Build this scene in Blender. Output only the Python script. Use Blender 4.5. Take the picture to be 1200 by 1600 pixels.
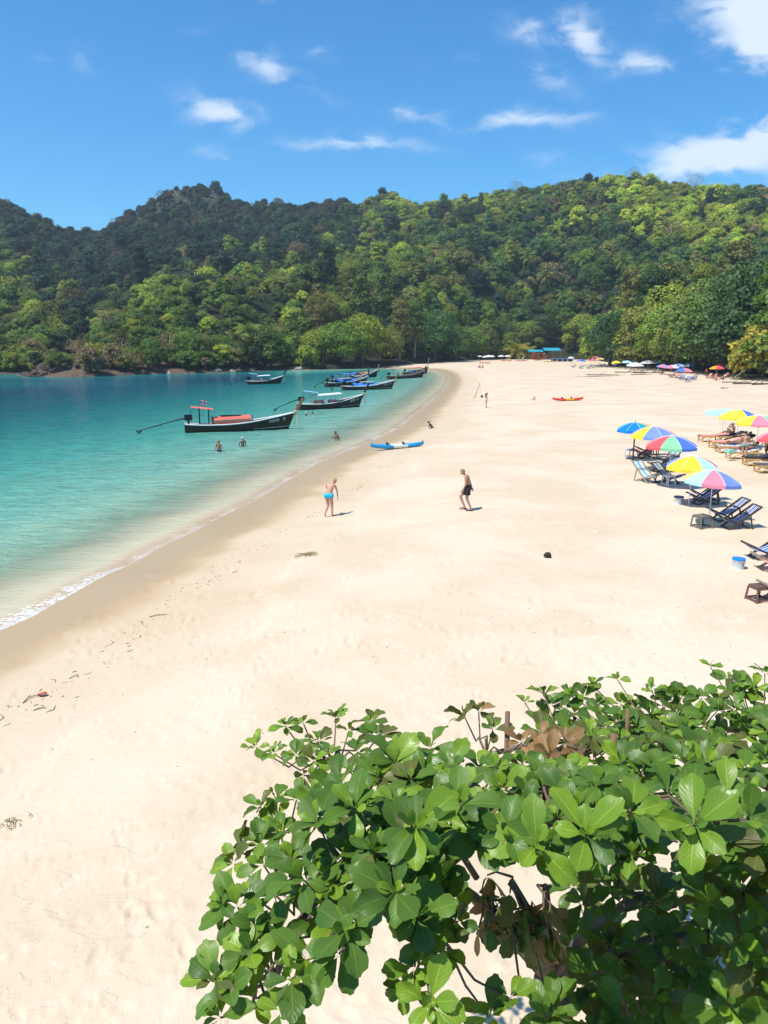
import bpy, math, random
import numpy as np
from mathutils import Vector, Matrix, Euler
rnd = random.Random(7)
PI = math.pi
scene = bpy.context.scene
for o in list(bpy.data.objects): bpy.data.objects.remove(o)
COL = scene.collection

# ------------------------------------------------------------------ camera
CZ = 7.3
PITCH = math.radians(12.18)
cd = bpy.data.cameras.new('camera')
cam = bpy.data.objects.new('camera', cd); COL.objects.link(cam)
cam.location = (0, 0, CZ); cam.rotation_euler = (PI/2 - PITCH, 0, 0)
cd.sensor_fit = 'VERTICAL'; cd.sensor_height = 24; cd.sensor_width = 18; cd.lens = 18.0
cd.clip_start = 0.05; cd.clip_end = 6000
scene.camera = cam
scene.render.resolution_x = 768; scene.render.resolution_y = 1024
scene.view_settings.view_transform = 'Standard'
scene.view_settings.look = 'None'
scene.view_settings.gamma = 1
scene.view_settings.use_curve_mapping = False
scene.view_settings.exposure = 0.33
# ------------------------------------------------------------------ sun and sky
SUN_EL = math.radians(62); SH_AZ = math.radians(31)      # shadows run to +X, turned 36 deg toward +Y
sdir = Vector((math.cos(SH_AZ)*math.cos(SUN_EL), math.sin(SH_AZ)*math.cos(SUN_EL), -math.sin(SUN_EL)))
sl = bpy.data.lights.new('sun', 'SUN'); sl.energy = 4.6; sl.angle = math.radians(0.53); sl.color = (1.0, 0.965, 0.9)
sun = bpy.data.objects.new('sun', sl); COL.objects.link(sun)
sun.rotation_euler = (-sdir).to_track_quat('Z', 'Y').to_euler(); sun.location = (-30, -20, 60)

W = bpy.data.worlds.new("World"); scene.world = W; W.use_nodes = True
nt = W.node_tree; nt.nodes.clear()
class NB:
    """small node helper"""
    def __init__(s, tree): s.t = tree
    def n(s, typ, **kw):
        nd = s.t.nodes.new(typ)
        ins = kw.pop('ins', {})
        for k, v in kw.items(): setattr(nd, k, v)
        for k, v in ins.items():
            if isinstance(v, bpy.types.NodeSocket): s.t.links.new(v, nd.inputs[k])
            else: nd.inputs[k].default_value = v
        return nd
    def m(s, op, a, b=0.0, c=None, clamp=False):
        nd = s.t.nodes.new('ShaderNodeMath'); nd.operation = op; nd.use_clamp = clamp
        for i, v in enumerate((a, b, c)):
            if v is None: continue
            if isinstance(v, bpy.types.NodeSocket): s.t.links.new(v, nd.inputs[i])
            else: nd.inputs[i].default_value = v
        return nd.outputs[0]
    def mix(s, f, a, b, blend='MIX'):
        nd = s.t.nodes.new('ShaderNodeMix'); nd.data_type = 'RGBA'; nd.blend_type = blend
        for i, v in ((0, f), (6, a), (7, b)):
            if isinstance(v, bpy.types.NodeSocket): s.t.links.new(v, nd.inputs[i])
            else: nd.inputs[i].default_value = v if i == 0 else (tuple(v) + (1,))[:4]
        return nd.outputs[2]
    def noise(s, scale, vec=None, detail=4, rough=0.55, dist=0.0):
        nd = s.t.nodes.new('ShaderNodeTexNoise'); nd.inputs['Scale'].default_value = scale
        nd.inputs['Detail'].default_value = detail; nd.inputs['Roughness'].default_value = rough
        nd.inputs['Distortion'].default_value = dist
        if vec is not None: s.t.links.new(vec, nd.inputs['Vector'])
        return nd.outputs[0]
    def ramp(s, f, stops, interp='LINEAR'):
        nd = s.t.nodes.new('ShaderNodeValToRGB'); r = nd.color_ramp; r.interpolation = interp
        while len(r.elements) < len(stops): r.elements.new(0.5)
        for e, (p, c) in zip(r.elements, stops):
            e.position = p
            e.color = (c, c, c, 1) if isinstance(c, (int, float)) else (tuple(c) + (1,))[:4]
        s.t.links.new(f, nd.inputs[0]); return nd.outputs[0]
    def maprange(s, v, a, b, c=0.0, d=1.0, smooth=True):
        nd = s.t.nodes.new('ShaderNodeMapRange'); nd.interpolation_type = 'SMOOTHSTEP' if smooth else 'LINEAR'
        s.t.links.new(v, nd.inputs[0])
        for i, x in zip((1, 2, 3, 4), (a, b, c, d)): nd.inputs[i].default_value = x
        return nd.outputs[0]

cp, sp = math.cos(PITCH), math.sin(PITCH)
def ray(px, py):
    u = (px - 600)/1200; v = (800 - py)/1200
    return Vector((u, cp + v*sp, -sp + v*cp))
def P(px, py, Y):
    "world point on the photograph's line of sight at depth Y"
    d = ray(px, py); t = Y/d.y
    return Vector((d.x*t, Y, CZ + d.z*t))

wb = NB(nt)
sky = wb.n('ShaderNodeTexSky', sky_type='NISHITA'); sky.sun_disc = False
sky.sun_elevation = SUN_EL
tosun = -sdir
sky.sun_rotation = math.atan2(tosun.x, tosun.y)
sky.air_density = 1.0; sky.dust_density = 0.25; sky.ozone_density = 2.5; sky.altitude = 0
tc = wb.n('ShaderNodeTexCoord').outputs['Generated']
sx = wb.n('ShaderNodeSeparateXYZ', ins={0: tc})
ay = wb.m('MAXIMUM', wb.m('ABSOLUTE', sx.outputs[1]), 0.02)
U = wb.m('DIVIDE', sx.outputs[0], ay); Wv = wb.m('DIVIDE', sx.outputs[2], ay)
cv = wb.n('ShaderNodeCombineXYZ', ins={0: U, 1: wb.m('MULTIPLY', Wv, 2.0), 2: 0.0}).outputs[0]
n1 = wb.noise(6.0, cv, 6, 0.6, 0.15)
n2 = wb.noise(24.0, cv, 8, 0.68, 0.5)
nn = wb.m('ADD', wb.m('MULTIPLY', n1, 0.6), wb.m('MULTIPLY', n2, 0.4))
n3 = wb.n('ShaderNodeTexNoise', ins={'Vector': cv, 'Scale': 9.0, 'Detail': 3.0})
wc = wb.n('ShaderNodeSeparateColor', ins={0: n3.outputs['Color']})
Uw = wb.m('ADD', U, wb.m('MULTIPLY', wb.m('SUBTRACT', wc.outputs[0], 0.5), 0.07))
Ww = wb.m('ADD', Wv, wb.m('MULTIPLY', wb.m('SUBTRACT', wc.outputs[1], 0.5), 0.035))
blobs = [ # px, py, half width, half height (px), slope, strength
 (345,172,50,20,0.10,0.95),(418,108,74,17,0.50,0.72),(430,8,40,20,0.2,0.4),(550,227,92,13,0.06,0.80),(655,177,50,10,0.08,0.72),
 (800,186,84,13,-0.03,0.80),(905,182,30,8,-0.1,0.5),(1008,96,52,16,0.0,0.80),(910,56,46,30,0.25,0.9),(820,45,40,22,0.0,0.6),(1185,45,90,66,0.35,1.25),
 (1130,245,150,38,-0.20,1.25),(1215,215,90,44,0,1.1),(1150,167,36,12,0,0.5),(347,236,34,8,0.1,0.5),(125,102,18,18,0,0.33),(830,120,70,18,0.1,0.5),
 (495,78,22,10,0,0.42),(320,22,16,12,0,0.32),(735,100,50,10,0.0,0.3),(855,246,24,14,0,0.35),(45,84,30,8,0,0.25)]
acc = None
for px, py, a, b, sl_, st in blobs:
    c = ray(px, py); u0, w0 = c.x/c.y, c.z/c.y
    a1, b1 = a/1200*1.02, b/1200*1.02
    du = wb.m('SUBTRACT', Uw, u0); dw = wb.m('SUBTRACT', Ww, w0)
    dw2 = wb.m('ADD', dw, wb.m('MULTIPLY', du, sl_))
    q = wb.m('ADD', wb.m('POWER', wb.m('ABSOLUTE', wb.m('MULTIPLY', du, 1/a1)), 2.0), wb.m('POWER', wb.m('ABSOLUTE', wb.m('MULTIPLY', dw2, 1/b1)), 2.0))
    g = wb.m('MULTIPLY', wb.m('EXPONENT', wb.m('MULTIPLY', q, -1.0)), st)
    acc = g if acc is None else wb.m('MAXIMUM', acc, g)
dens = wb.m('MULTIPLY', acc, wb.maprange(wb.m('ADD', nn, wb.m('MULTIPLY', wb.m('POWER', acc, 2.0), 0.17)), 0.47, 0.66))
thin = wb.m('MULTIPLY', wb.maprange(wb.noise(3.2, cv, 8, 0.65, 0.6), 0.60, 0.9), 0.08)
dens = wb.m('MINIMUM', wb.m('ADD', wb.m('MULTIPLY', dens, 0.80), thin), 0.80)
hsv = wb.n('ShaderNodeHueSaturation', ins={'Hue': 0.497, 'Saturation': 1.25, 'Value': 1.0, 'Color': sky.outputs[0]})
skyc = wb.mix(1.0, hsv.outputs[0], (0.60, 1.20, 1.44), 'MULTIPLY')
cloudc = wb.mix(1.0, (8.0, 8.7, 9.6), (1.0, 1.0, 1.0), 'MULTIPLY')
fin = wb.mix(dens, skyc, cloudc)
bg = wb.n('ShaderNodeBackground', ins={'Color': fin, 'Strength': 0.10})
wo = wb.n('ShaderNodeOutputWorld', ins={0: bg.outputs[0]})

# ------------------------------------------------------------------ materials
MATS = {}
def newmat(name):
    m = bpy.data.materials.new(name); m.use_nodes = True
    m.node_tree.nodes.clear(); return m, NB(m.node_tree)
def mat(name, col, rough=0.6, var=0.12, scale=6.0, metal=0.0, spec=0.4, bump=0.0, trans=0.0):
    if name in MATS: return MATS[name]
    m, b = newmat(name)
    t = b.n('ShaderNodeTexCoord').outputs['Object']
    n = b.noise(scale, t, 5, 0.6)
    c = b.mix(n, tuple(max(0, x*(1-var*1.6)) for x in col), tuple(min(1, x*(1+var)) for x in col))
    bs = b.n('ShaderNodeBsdfPrincipled', ins={'Base Color': c, 'Roughness': rough, 'Metallic': metal, 'Specular IOR Level': spec})
    if bump:
        bp = b.n('ShaderNodeBump', ins={'Height': b.noise(scale*4, t, 4), 'Strength': bump, 'Distance': 0.02})
        m.node_tree.links.new(bp.outputs[0], bs.inputs['Normal'])
    out = bs.outputs[0]
    if trans:
        tr = b.n('ShaderNodeBsdfTranslucent', ins={'Color': c})
        out = b.n('ShaderNodeMixShader', ins={0: trans, 1: out, 2: tr.outputs[0]}).outputs[0]
    b.n('ShaderNodeOutputMaterial', ins={0: out}); MATS[name] = m; return m
def stripes(name, cols, freq, axis=1, rough=0.75, trans=0.15):
    if name in MATS: return MATS[name]
    m, b = newmat(name)
    t = b.n('ShaderNodeSeparateXYZ', ins={0: b.n('ShaderNodeTexCoord').outputs['Object']}).outputs[axis]
    f = b.m('FRACT', b.m('MULTIPLY', t, freq))
    st = []
    for i, c in enumerate(cols): st.append((i/len(cols), c))
    c = b.ramp(f, st, 'CONSTANT')
    bs = b.n('ShaderNodeBsdfPrincipled', ins={'Base Color': c, 'Roughness': rough, 'Specular IOR Level': 0.2})
    tr = b.n('ShaderNodeBsdfTranslucent', ins={'Color': c})
    mx = b.n('ShaderNodeMixShader', ins={0: trans, 1: bs.outputs[0], 2: tr.outputs[0]})
    b.n('ShaderNodeOutputMaterial', ins={0: mx.outputs[0]}); MATS[name] = m; return m
# ------------------------------------------------------------------ mesh helpers
class MB:
    def __init__(s): s.v = []; s.f = []; s.mi = []; s.cur = 0
    def add(s, vs, fs):
        o = len(s.v); s.v += [tuple(v) for v in vs]
        for f in fs: s.f.append(tuple(i+o for i in f)); s.mi.append(s.cur)
        return s
    def mat(s, i): s.cur = i; return s
    def box(s, c, d, R=None):
        x, y, z = d[0]/2, d[1]/2, d[2]/2
        vs = [Vector(p) for p in ((-x,-y,-z),(x,-y,-z),(x,y,-z),(-x,y,-z),(-x,-y,z),(x,-y,z),(x,y,z),(-x,y,z))]
        if R is not None: vs = [R @ v for v in vs]
        c = Vector(c)
        return s.add([v + c for v in vs], [(0,3,2,1),(4,5,6,7),(0,1,5,4),(1,2,6,5),(2,3,7,6),(3,0,4,7)])
    def bar(s, p0, p1, w, h=None, up=(0,0,1)):
        p0, p1 = Vector(p0), Vector(p1); h = h or w
        d = p1 - p0; L = d.length; d.normalize(); up = Vector(up)
        if abs(d.dot(up)) > 0.98: up = Vector((1,0,0))
        sd = d.cross(up).normalized(); u2 = sd.cross(d)
        R = Matrix((d, sd, u2)).transposed()
        return s.box((p0+p1)/2, (L, w, h), R)
    def path(s, pts, rad, n=7, cap=True):
        pts = [Vector(p) for p in pts]
        if not hasattr(rad, '__len__'): rad = [rad]*len(pts)
        rings = []; prev = None
        for i, p in enumerate(pts):
            t = (pts[min(i+1, len(pts)-1)] - pts[max(i-1, 0)]).normalized()
            a = prev if prev is not None else (Vector((0,0,1)) if abs(t.z) < 0.9 else Vector((1,0,0)))
            a = (a - t*a.dot(t)).normalized(); prev = a; b = t.cross(a)
            rings.append([p + (a*math.cos(2*PI*k/n) + b*math.sin(2*PI*k/n))*rad[i] for k in range(n)])
        vs = [v for r in rings for v in r]; fs = []
        for i in range(len(pts)-1):
            for k in range(n):
                fs.append((i*n+k, i*n+(k+1)%n, (i+1)*n+(k+1)%n, (i+1)*n+k))
        if cap:
            fs.append(tuple(range(n-1, -1, -1))); fs.append(tuple((len(pts)-1)*n+k for k in range(n)))
        return s.add(vs, fs)
    def tube(s, p0, p1, r0, r1=None, n=8): return s.path([p0, p1], [r0, r0 if r1 is None else r1], n)
    def lathe(s, prof, c=(0,0,0), n=20, sx=1, sy=1):
        vs = []; fs = []
        for r, z in prof:
            for k in range(n): vs.append((c[0]+r*sx*math.cos(2*PI*k/n), c[1]+r*sy*math.sin(2*PI*k/n), c[2]+z))
        for i in range(len(prof)-1):
            for k in range(n): fs.append((i*n+k, i*n+(k+1)%n, (i+1)*n+(k+1)%n, (i+1)*n+k))
        fs.append(tuple(range(n-1, -1, -1))); fs.append(tuple((len(prof)-1)*n+k for k in range(n)))
        return s.add(vs, fs)
    def sphere(s, c, r, nu=12, nv=8, R=None, fn=None):
        if not hasattr(r, '__len__'): r = (r, r, r)
        vs = []; fs = []; c = Vector(c)
        for j in range(nv+1):
            th = PI*j/nv
            for k in range(nu):
                d = Vector((math.sin(th)*math.cos(2*PI*k/nu), math.sin(th)*math.sin(2*PI*k/nu), math.cos(th)))
                p = Vector((d.x*r[0], d.y*r[1], d.z*r[2]))
                if fn: p = fn(p, d)
                if R is not None: p = R @ p
                vs.append(c + p)
        for j in range(nv):
            for k in range(nu): fs.append((j*nu+k, (j+1)*nu+k, (j+1)*nu+(k+1)%nu, j*nu+(k+1)%nu))
        return s.add(vs, fs)
    def grid(s, rows, closed=False):
        n = len(rows[0]); vs = [p for r in rows for p in r]; fs = []
        for i in range(len(rows)-1):
            for k in range(n if closed else n-1):
                fs.append((i*n+k, i*n+(k+1)%n, (i+1)*n+(k+1)%n, (i+1)*n+k))
        return s.add(vs, fs)
    def mesh(s, name, mats, smooth=False):
        me = bpy.data.meshes.new(name); me.from_pydata(s.v, [], s.f)
        for m in (mats if isinstance(mats, (list, tuple)) else [mats]): me.materials.append(m)
        if len(me.materials) > 1: me.polygons.foreach_set('material_index', s.mi)
        if smooth: me.polygons.foreach_set('use_smooth', [True]*len(s.f))
        me.update(); return me
    def build(s, name, mats, parent=None, smooth=False, loc=(0,0,0), rz=0):
        return link(name, s.mesh(name, mats, smooth), parent, loc, rz)
def link(name, me, parent=None, loc=(0,0,0), rz=0):
    o = bpy.data.objects.new(name, me); COL.objects.link(o); o.parent = parent
    o.location = loc; o.rotation_euler = (0, 0, rz); return o
def tag(o, label=None, cat=None, group=None, kind=None):
    if label: o['label'] = label
    if cat: o['category'] = cat
    if group: o['group'] = group
    if kind: o['kind'] = kind
    return o
def thing(name, label, cat, loc=(0,0,0), rz=0, group=None, scale=1.0):
    o = bpy.data.objects.new(name, None); COL.objects.link(o)
    o.location = loc; o.rotation_euler = (0, 0, rz); o.scale = (scale,)*3 if not hasattr(scale, '__len__') else scale
    o.empty_display_size = 0.2
    return tag(o, label, cat, group)
def kids(o): return [c for c in CHILD.get(o.name, [])]
CHILD = {}
def copy_thing(root, children, loc, rz, label, group=None, scale=1.0):
    r = root.copy(); COL.objects.link(r); r.location = loc; r.rotation_euler = (0, 0, rz)
    r.scale = (scale,)*3 if not hasattr(scale, '__len__') else scale
    r['label'] = label
    if group: r['group'] = group
    new = {root: r}
    for c in children:
        d = c.copy(); COL.objects.link(d); d.parent = new[c.parent]; new[c] = d
    return r, [new[c] for c in children]
def npmesh(name, v, f, mats, smooth=True):
    me = bpy.data.meshes.new(name); n = f.shape[1]
    me.vertices.add(len(v)); me.vertices.foreach_set('co', np.asarray(v, np.float32).ravel())
    me.loops.add(f.size); me.loops.foreach_set('vertex_index', f.astype(np.int32).ravel())
    me.polygons.add(len(f)); me.polygons.foreach_set('loop_start', np.arange(0, f.size, n, dtype=np.int32))
    for m in (mats if isinstance(mats, (list, tuple)) else [mats]): me.materials.append(m)
    me.polygons.foreach_set('use_smooth', np.full(len(f), smooth, bool))
    me.update(calc_edges=True); me.validate(); return me
def gridfaces(nr, nc):
    i, j = np.meshgrid(np.arange(nr-1), np.arange(nc-1), indexing='ij')
    a = (i*nc + j).ravel()
    return np.stack([a, a+1, a+nc+1, a+nc], 1)
def vnoise(x, y, seed=0):
    xi = np.floor(x).astype(np.int64); yi = np.floor(y).astype(np.int64); fx = x-xi; fy = y-yi
    fx = fx*fx*(3-2*fx); fy = fy*fy*(3-2*fy)
    def h(a, b):
        k = (a*374761393 + b*668265263 + seed*974711) & 0xffffffff
        k = ((k ^ (k >> 13))*1274126177) & 0xffffffff
        return ((k ^ (k >> 16)) & 0xffff)/65535.0
    return (h(xi,yi)*(1-fx)+h(xi+1,yi)*fx)*(1-fy) + (h(xi,yi+1)*(1-fx)+h(xi+1,yi+1)*fx)*fy
def fbm(x, y, seed=0, oct=4):
    s = 0; a = 0.5
    for k in range(oct): s = s + a*(vnoise(x*2**k, y*2**k, seed+k) - 0.5); a *= 0.5
    return s

# ------------------------------------------------------------------ shoreline and ground height
def Z0(px, py): # on the sea plane
    d = ray(px, py); t = -CZ/d.z; return (d.x*t, d.y*t)
shore_px = [(0,985),(60,958),(110,930),(160,902),(205,882),(250,855),(300,832),(350,806),(400,781),(450,751),(490,728),(530,710),(580,690),
            (625,667),(655,642),(680,622),(697,604),(702,592),(694,582),(670,577),(600,575.5),(540,576),(450,578.5),(380,581),(300,583),(220,584.5),(150,587),(100,588.5),(66,588.5)]
SH = [(-60,-80),(-30,-25),(-20,-6),(-14.5,7)] + [Z0(*p) for p in shore_px] + [(-90,194),(-100,210),(-118,219),(-160,228),(-260,236),(-500,240),(-2500,300)]
def crom(pts, k=4):
    out = []
    for i in range(len(pts)-1):
        p = [np.array(pts[max(0, min(len(pts)-1, j))], float) for j in (i-1, i, i+1, i+2)]
        for t in np.linspace(0, 1, k, endpoint=False):
            out.append(0.5*((2*p[1]) + (p[2]-p[0])*t + (2*p[0]-5*p[1]+4*p[2]-p[3])*t*t + (3*p[1]-p[0]-3*p[2]+p[3])*t**3))
    out.append(np.array(pts[-1], float)); return np.array(out)
SHP = crom(SH[2:-4], 3); SHP = np.vstack([np.array(SH[:2], float), SHP, np.array(SH[-4:], float)[1:]])
LAND = np.vstack([SHP, [(-2500,4000),(4000,4000),(4000,-80)]])
def sdist(x, y):
    x = np.asarray(x, float); y = np.asarray(y, float); sh = x.shape; x = x.ravel(); y = y.ravel()
    best = np.full(x.shape, 1e18)
    for a, b in zip(SHP[:-1], SHP[1:]):
        dx, dy = b-a; L = dx*dx+dy*dy + 1e-9
        t = np.clip(((x-a[0])*dx+(y-a[1])*dy)/L, 0, 1)
        best = np.minimum(best, (x-a[0]-t*dx)**2 + (y-a[1]-t*dy)**2)
    inside = np.zeros(x.shape, bool)
    for a, b in zip(LAND, np.roll(LAND, -1, 0)):
        c = (a[1] > y) != (b[1] > y)
        with np.errstate(divide='ignore', invalid='ignore'):
            xi = (b[0]-a[0])*(y-a[1])/(b[1]-a[1] if b[1] != a[1] else 1e-9) + a[0]
        inside ^= c & (x < xi)
    d = np.sqrt(best); return np.where(inside, d, -d).reshape(sh)
def hs(sd):
    sd = np.asarray(sd, float)
    land = 0.92*(1-np.exp(-np.maximum(sd,0)/8.5)) + 0.45*np.clip((sd-45)/60, 0, 1)
    return np.where(sd > 0, land, np.maximum(sd*0.075, -6))
def micro(X, Y, SD):
    "soft undulation of the dry sand and the low step of the last tide mark"
    near = np.clip((SD-1.5)/5, 0, 1); rad = np.hypot(X, Y); fade = 1/(1+(rad/70)**2)
    z = near*(fbm(X/7.2, Y/6.1, 3, 2)*0.13 + fbm(X/0.9, Y/0.75, 9, 3)*0.045*fade)
    bn = SD + fbm(X/3.5, Y/3.5, 21, 3)*2.4
    return z + 0.06*np.clip((bn-6.3)/0.45, 0, 1)*np.clip((16-bn)/9, 0, 1)*(rad < 90)
def zg(x, y):
    x, y = np.array([x], float), np.array([y], float); sd = sdist(x, y)
    return float((hs(sd)+micro(x, y, sd))[0])
def G(px, py):
    "point on the sand under pixel"
    d = ray(px, py); z = 0.8
    for _ in range(3):
        t = (z-CZ)/d.z; z = zg(d.x*t, d.y*t)
    t = (z-CZ)/d.z; return Vector((d.x*t, d.y*t, z))

# ------------------------------------------------------------------ the ground sheet
def polar(r0, r1, nr, dense, ncd, wide, ncw, oy=0.0):
    r = np.geomspace(r0, r1, nr)
    th = np.concatenate([np.linspace(-wide, -dense, ncw, endpoint=False), np.linspace(-dense, dense, ncd), np.linspace(dense, wide, ncw+1)[1:]])
    R, T = np.meshgrid(r, np.radians(th), indexing='ij')
    return R*np.sin(T), R*np.cos(T) + oy, gridfaces(len(r), len(th))
X, Y, F = polar(3.0, 1400, 760, 33, 430, 110, 14, -0.5)
SD = sdist(X, Y)
Zs = hs(SD)
Zs = Zs + micro(X, Y, SD)
# footprints: small crescent dents, walked in lines
fr = random.Random(3); marks = []
for k in range(120):
    px, py = fr.uniform(-60, 900), fr.uniform(1010, 1640)
    g = G(px, py); a = fr.uniform(-0.5, 0.7) + (PI/2 if fr.random() < 0.25 else 0)
    for s in range(fr.randint(2, 7)):
        marks.append((g.x + math.cos(a)*0.62*s + (-1)**s*0.1*math.sin(a), g.y + math.sin(a)*0.62*s + (-1)**s*0.1*math.cos(a), a + fr.uniform(-0.25, 0.25), fr.uniform(0.5, 1.15)))
for k in range(520):
    g = G(fr.uniform(60, 1150), 560 + 460*fr.random()**0.6 + 20)
    marks.append((g.x, g.y, fr.uniform(0, PI), fr.uniform(0.6, 1.5)))
Xf, Yf, Zf = X.ravel(), Y.ravel(), Zs.ravel().copy()
order = np.argsort(Yf); ys = Yf[order]; SDf = SD.ravel()
for (mx, my, a, s) in marks:
    lo, hi = np.searchsorted(ys, [my-0.4, my+0.4]); ii = order[lo:hi]
    ii = ii[np.abs(Xf[ii]-mx) < 0.4]
    if len(ii) == 0: continue
    dx, dy = Xf[ii]-mx, Yf[ii]-my
    u = (dx*math.cos(a)+dy*math.sin(a))/(0.135*s); v = (-dx*math.sin(a)+dy*math.cos(a))/(0.055*s)
    q = u*u+v*v
    Zf[ii] += s*(-0.020*np.exp(-(q**1.5)*0.8)*(1+0.8*u) + 0.012*np.exp(-(np.sqrt(q)-1.6)**2*5))*(SDf[ii] > 1.2)
verts = np.stack([Xf, Yf, Zf], 1)

m, b = newmat('beach sand')
geo = b.n('ShaderNodeNewGeometry').outputs['Position']
sda = b.n('ShaderNodeAttribute', attribute_name='sd').outputs['Fac']
big = b.noise(0.22, geo, 5, 0.6, 0.4); mid = b.noise(1.1, geo, 5, 0.6, 0.5); fine = b.noise(26, geo, 4, 0.7); grain = b.noise(160, geo, 2, 0.6)
dry = b.mix(b.maprange(big, 0.35, 0.65), (0.605, 0.462, 0.306), (0.675, 0.54, 0.388))
scuff = b.m('MULTIPLY', b.maprange(b.noise(1.9, geo, 5, 0.65, 1.2), 0.57, 0.68), 0.5)
dry = b.mix(scuff, dry, (0.71, 0.59, 0.44))
dry = b.mix(b.m('MULTIPLY', b.maprange(fine, 0.62, 0.75), 0.16), dry, (0.45, 0.34, 0.24))
dry = b.mix(b.m('MULTIPLY', b.maprange(grain, 0.55, 0.8), 0.15), dry, (0.42, 0.33, 0.24))
# small dark flecks of shell and leaf litter
vor = b.n('ShaderNodeTexVoronoi', feature='F1', ins={'Vector': geo, 'Scale': 2.3, 'Randomness': 1.0})
fl = b.m('MULTIPLY', b.m('LESS_THAN', vor.outputs['Distance'], 0.045), b.m('GREATER_THAN', b.noise(0.9, geo, 3), 0.55))
dry = b.mix(b.m('MULTIPLY', fl, 0.7), dry, (0.20, 0.14, 0.09))
sdn = b.m('ADD', sda, b.m('MULTIPLY', b.m('SUBTRACT', b.noise(0.35, geo, 4, 0.6), 0.5), 2.6))
wet1 = b.maprange(sdn, 2.2, 3.5, 1.0, 0.0)
damp = b.maprange(sdn, 2.8, 8.5, 1.0, 0.0)
c = b.mix(b.m('MULTIPLY', damp, 0.6), dry, (0.53, 0.39, 0.245))
c = b.mix(wet1, c, b.mix(big, (0.42, 0.285, 0.14), (0.50, 0.36, 0.205)))
sp_ = b.n('ShaderNodeSeparateXYZ', ins={0: geo})
peb = b.m('MULTIPLY', b.maprange(sp_.outputs[0], -34.0, -26.0, 1.0, 0.0), b.maprange(sp_.outputs[1], 165.0, 180.0))
under = b.maprange(sda, -1.4, -0.1, 1.0, 0.0)
c = b.mix(under, c, (0.60, 0.54, 0.38))
c = b.mix(peb, c, b.mix(b.maprange(mid, .4, .6), (0.035, 0.028, 0.02), (0.09, 0.07, 0.05)))
ht = b.m('ADD', b.m('MULTIPLY', mid, 0.5), b.m('ADD', b.m('MULTIPLY', b.noise(6.5, geo, 5, 0.65, 0.6), 0.35), b.m('MULTIPLY', fine, 0.10)))
mpf = b.n('ShaderNodeMapping', ins={'Vector': geo, 'Rotation': (0, 0, -0.35), 'Scale': (1.0, 2.2, 1.0)}).outputs[0]
led = b.m('MULTIPLY', b.maprange(b.noise(1.55, mpf, 3, 0.5, 0.8), 0.585, 0.60), b.maprange(b.noise(0.5, geo, 2), 0.42, 0.56))
led2 = b.maprange(b.noise(3.4, mpf, 3, 0.5, 0.9), 0.63, 0.645)
ht = b.m('ADD', ht, b.m('ADD', b.m('MULTIPLY', led, -0.22), b.m('MULTIPLY', led2, -0.13)))
bp = b.n('ShaderNodeBump', ins={'Height': ht, 'Strength': b.m('MULTIPLY', b.m('SUBTRACT', 1.0, wet1), 0.42), 'Distance': 0.10})
bs = b.n('ShaderNodeBsdfPrincipled', ins={'Base Color': c, 'Roughness': b.maprange(sdn, 1.5, 3.4, 0.34, 0.95), 'Specular IOR Level': 0.35, 'Normal': bp.outputs[0]})
b.n('ShaderNodeOutputMaterial', ins={0: bs.outputs[0]}); SAND = m
me = npmesh('beach_sand', verts, F, SAND)
at_ = me.attributes.new('sd', 'FLOAT', 'POINT'); at_.data.foreach_set('value', SDf.astype(np.float32))
tag(link('beach_sand', me), 'pale sand beach sloping down to the turquoise bay', kind='structure')

# ------------------------------------------------------------------ the sea
X, Y, F = polar(8.0, 3000, 330, 34, 190, 100, 30, -0.5)
SDs = sdist(X, Y)
rr = np.hypot(X, Y)
Zw = (fbm(X/3.2 + Y/9, Y/1.1 - X/5, 41, 4)*0.11 + 0.02*np.sin(SDs*1.9 + 3*fbm(X/6, Y/6, 77, 2)*4))*np.clip(-SDs/3, 0.12, 1)/(1+(rr/160)**2)
m, b = newmat('sea water')
geo = b.n('ShaderNodeNewGeometry').outputs['Position']
sda = b.n('ShaderNodeAttribute', attribute_name='sd').outputs['Fac']
nz = b.noise(0.07, geo, 4, 0.6, 0.3)
depth = b.m('ADD', b.m('MULTIPLY', sda, -1.0), b.m('MULTIPLY', b.m('SUBTRACT', nz, 0.5), 22.0))
sepw = b.n('ShaderNodeSeparateXYZ', ins={0: geo})
rky = b.m('MULTIPLY', b.m('MULTIPLY', b.maprange(sepw.outputs[0], -34.0, -26.0, 1.0, 0.0), b.maprange(sepw.outputs[1], 150.0, 172.0)), 26.0)
dn = b.m('ADD', rky, b.m('ADD', b.m('MULTIPLY', sda, -1.0), b.m('MULTIPLY', b.m('SUBTRACT', b.noise(0.25, geo, 4), 0.5), 3.0)))
depth = b.m('ADD', depth, rky)
f = b.m('DIVIDE', b.m('MAXIMUM', b.m('MINIMUM', dn, b.m('ADD', b.m('MULTIPLY', depth, 1.0), 9.0)), 0.0), 90.0)
wc_ = b.ramp(f, [(0.0, (0.42, 0.43, 0.28)), (0.04, (0.29, 0.43, 0.30)), (0.10, (0.16, 0.38, 0.30)), (0.20, (0.060, 0.305, 0.25)), (0.34, (0.014, 0.18, 0.17)), (0.50, (0.003, 0.098, 0.118)), (0.8, (0.001, 0.045, 0.085))])
mp = b.n('ShaderNodeMapping', ins={'Vector': geo, 'Rotation': (0, 0, 0.35), 'Scale': (0.55, 1.5, 1.0)}).outputs[0]
w1 = b.noise(1.3, mp, 4, 0.6, 0.7); w2 = b.noise(4.2, mp, 3, 0.6, 0.4); w3 = b.noise(0.34, mp, 3, 0.5)
wave = b.m('ADD', b.m('ADD', b.m('MULTIPLY', w1, 0.6), b.m('MULTIPLY', w2, 0.28)), b.m('MULTIPLY', w3, 0.8))
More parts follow.
